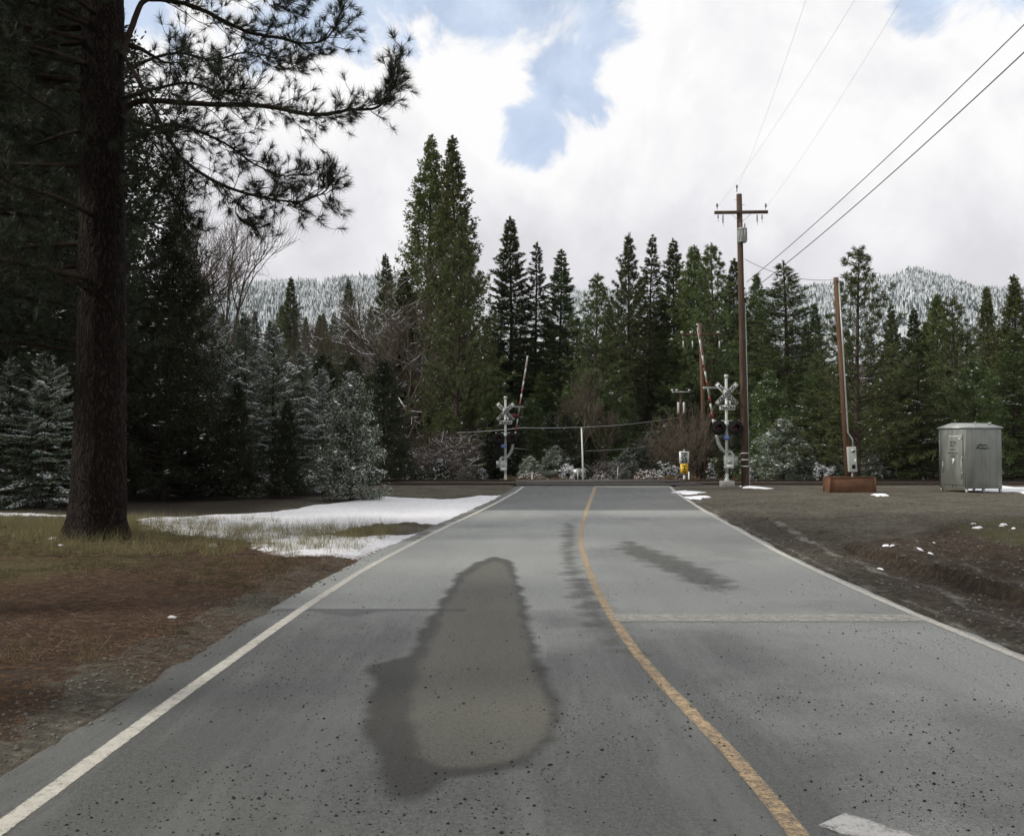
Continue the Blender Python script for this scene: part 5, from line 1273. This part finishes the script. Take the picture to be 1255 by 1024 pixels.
stake(757, 572, 68, .03, 'thin grey stake in front of the central snowy shrub', M_galv)
wp = thing('white_pole', 'slender white pole beside the round sign beyond the crossing', 'pole', (xat(714.5, 63), 63, hz1(xat(714.5, 63), 63)))
mb = MB(); z0 = wp.location.z; h = zat(524, 63) - z0; mb.tube([(0, 0, -.1), (-.03, 0, h * .5), (-.10, 0, h)], [.07, .055, .045], 10); part('shaft', mb, M_white, wp, True)
mb = MB(); mb.lathe([(.05, h - .02), (.07, h), (.0, h + .05)], 8, c=(-.1, 0, 0)); part('cap', mb, M_galv, wp)
d = 63.5; x = xat(708, d); z = hz1(x, d)
st = thing('stop_sign', 'back of an octagonal sign left of the slender white pole', 'sign', (x, d, z))
mb = MB(); hh = zat(579, d) - z; r = 5.6 * d / F; mb.prism([(r * math.cos(a) , hh + r * math.sin(a)) for a in np.radians(np.arange(8) * 45 + 22.5)], 0, .012); part('plate', mb, M_galv, st)
mb = MB(); mb.box((0, -.035, hh * .5), (.05, .05, hh + .35)); part('post', mb, M_galv, st)
def far_pole(px_b, px_t, ytop, yb, d, r, arm_w, label, mat, cans=2, lamp=False):
    x = xat(px_b, d); zg = hz1(x, d); top = zat(ytop, d) - zg; dx = (px_t - px_b) * d / F
    th = thing('utility_pole', label, 'utility pole', (x, d, zg)); mb = MB(); mb.tube([(0, 0, -.2), (dx * .5, 0, top * .5), (dx, 0, top)], [r * 1.15, r, r * .85], 10); part('pole', mb, mat, th, True)
    za = top - (.9 if arm_w > 2.5 else .1)
    mb = MB(); mb.box((dx, -r - .06, za), (arm_w, .1, .12)); part('crossarm', mb, M_woodred if arm_w > 2.5 else M_silver, th)
    for e in (-.48, -.24, .46):
        mb = MB(); mb.lathe([(0, .05), (.05, .06), (.13, .12), (.13, .2), (.05, .24), (0, .26)], 10, c=(dx + e * arm_w, -r - .06, za)); part('insulator', mb, M_porc, th)
        if arm_w > 2.5: mb = MB(); mb.lathe([(0, 0), (.05, -.02), (.05, -.55), (0, -.57)], 8, c=(dx + e * arm_w + .1, -r - .06, za - .5)); mb.tube([(dx + e * arm_w + .1, -r - .06, za - .5), (dx + e * arm_w, -r - .06, za)], .01, 4); part('fuse_cutout', mb, M_porc, th)
    if cans:
        for e in (-.16, .17): mb = MB(); mb.lathe([(0, -.5), (.10, -.5), (.11, -.45), (.11, .45), (.07, .5), (0, .52)], 12, c=(dx + e * 1.5, -r - .05, top - 1.5)); part('transformer', mb, M_porc, th, True)
    if lamp:
        mb = MB(); mb.tube(smooth_line([(dx, -.1, top - 3.2), (dx - .7, -.1, top - 3.0), (dx - 1.3, -.1, top - 3.05)]), .03, 6); la = part('lamp_arm', mb, M_galv, th)
        mb = MB(); mb.lathe([(0, .06), (.10, .05), (.17, 0), (.12, -.06), (0, -.09)], 12, c=(dx - 1.45, -.1, top - 3.08)); part('lamp_head', mb, M_white, la, True)
far_pole(835, 834.5, 479, 575, 84, .12, 1.6, 'far wooden pole with twin white transformers and a street lamp', M_wood, 2, True)
far_pole(865, 858.5, 396, 575, 74, .15, 3.0, 'reddish wooden pole with white insulators behind the right crossing signal', M_woodred, 0)

# ------------------------------------------------------------------ pale shed behind the trees
sh_ = thing('shed', 'pale metal shed half hidden behind trees right of the rusty box', 'shed', (xat(1118, 80), 80, hz1(xat(1118, 80), 80) + .0), math.radians(-6))
mb = MB(); mb.box((0, 0, 1.6), (6.4, 4, 3.4)); part('wall', mb, M_shed, sh_)
mb = MB(); V = [(-3.4, -2.3, 3.3), (3.4, -2.3, 3.3), (3.4, 2.3, 3.3), (-3.4, 2.3, 3.3), (-3.4, 0, 4.3), (3.4, 0, 4.3)]; T = [(0, 1, 5), (0, 5, 4), (3, 4, 5), (3, 5, 2), (0, 4, 3), (1, 2, 5), (0, 3, 2), (0, 2, 1)]; mb.add(V, T); part('roof', mb, M_shedroof, sh_)
mb = MB(); mb.box((1.4, -2.02, 1.4), (1.2, .04, 2.4)); part('door', mb, M_shedroof, sh_)

# ------------------------------------------------------------------ wires
def wire(name, a, b, sag, r, label, mat=M_wire, k=28):
    a, b = np.array(a, float), np.array(b, float); s = np.linspace(0, 1, k)
    P = a + (b - a) * s[:, None]; P[:, 2] -= sag * 4 * s * (1 - s); mb = MB(); mb.tube(P, r, 5)
    return tag(part('power_line' if name is None else name, mb, mat, None, True), label, 'wire')
att_ = np.array([PX, D1, PZ])
# two heavy service drops running towards the upper right
def far_end(px, py, d): return np.array(at(px, py, d))
A1 = att_ + p1(916, 346, -.1); B1 = far_end(1300, -14, 21.0)
wire(None, A1, B1, .22, .014, 'upper of two heavy black cables rising to the right')
A2 = att_ + p1(914, 362, -.1); B2 = far_end(1300, 22, 21.0)
wire(None, A2, B2, .25, .016, 'lower of two heavy black cables rising to the right')
for (ax_, ay_), (bx, by), lb in (((905, 232), (1001, -40), 'leftmost thin line rising from the top of the tall pole'), ((880, 255), (1072, -40), 'middle thin line rising from the crossarm of the tall pole'), ((940, 255), (1128, -40), 'rightmost thin line rising from the crossarm of the tall pole')):
    wire(None, att_ + p1(ax_, ay_, -.14), far_end(bx, by, 24), .25, .0035, lb, M_wirelight)
wire(None, att_ + p1(914, 318, -.1), (sx0 + tpx, D2, sz0 + tpz - .1), .35, .012, 'short dark cable sagging between the tall pole and the short pole')
wire(None, at(640, 524, 64), at(834, 511, 84), .3, .020, 'pale cable strung across the road beyond the crossing', M_wirelight)
wire(None, at(560, 530, 62), at(640, 524, 64), .05, .020, 'pale cable end running into the trees left of the road', M_wirelight)
wire(None, at(628, 549, 70), at(834, 540, 84), .5, .016, 'lower thin cable sagging behind the brown bare tree', M_wirelight)
wire(None, at(862, 402, 74), at(908, 345, 47), .2, .012, 'dark cable from the reddish pole up to the tall pole')
wire(None, at(862, 440, 74), at(836, 520, 74), .0, .012, 'dark stay cable beside the reddish pole')

# ------------------------------------------------------------------ air
mb = MB(); mb.box((0, 900, 202), (4400, 2200, 412))
hz_ = part('haze', mb, None, None); tag(hz_, 'thin cold air over the valley', 'haze', kind='stuff')
m = bpy.data.materials.new('haze'); m.use_nodes = True; t = m.node_tree; t.nodes.clear(); o = N(t, 'ShaderNodeOutputMaterial')
pv = N(t, 'ShaderNodeVolumePrincipled', inp={'Density': .00006}); pv.inputs['Color'].default_value = (.93, .97, 1, 1); pv.inputs['Anisotropy'].default_value = .2
L(t, pv.outputs[0], o.inputs['Volume']); hz_.data.materials.clear(); hz_.data.materials.append(m)
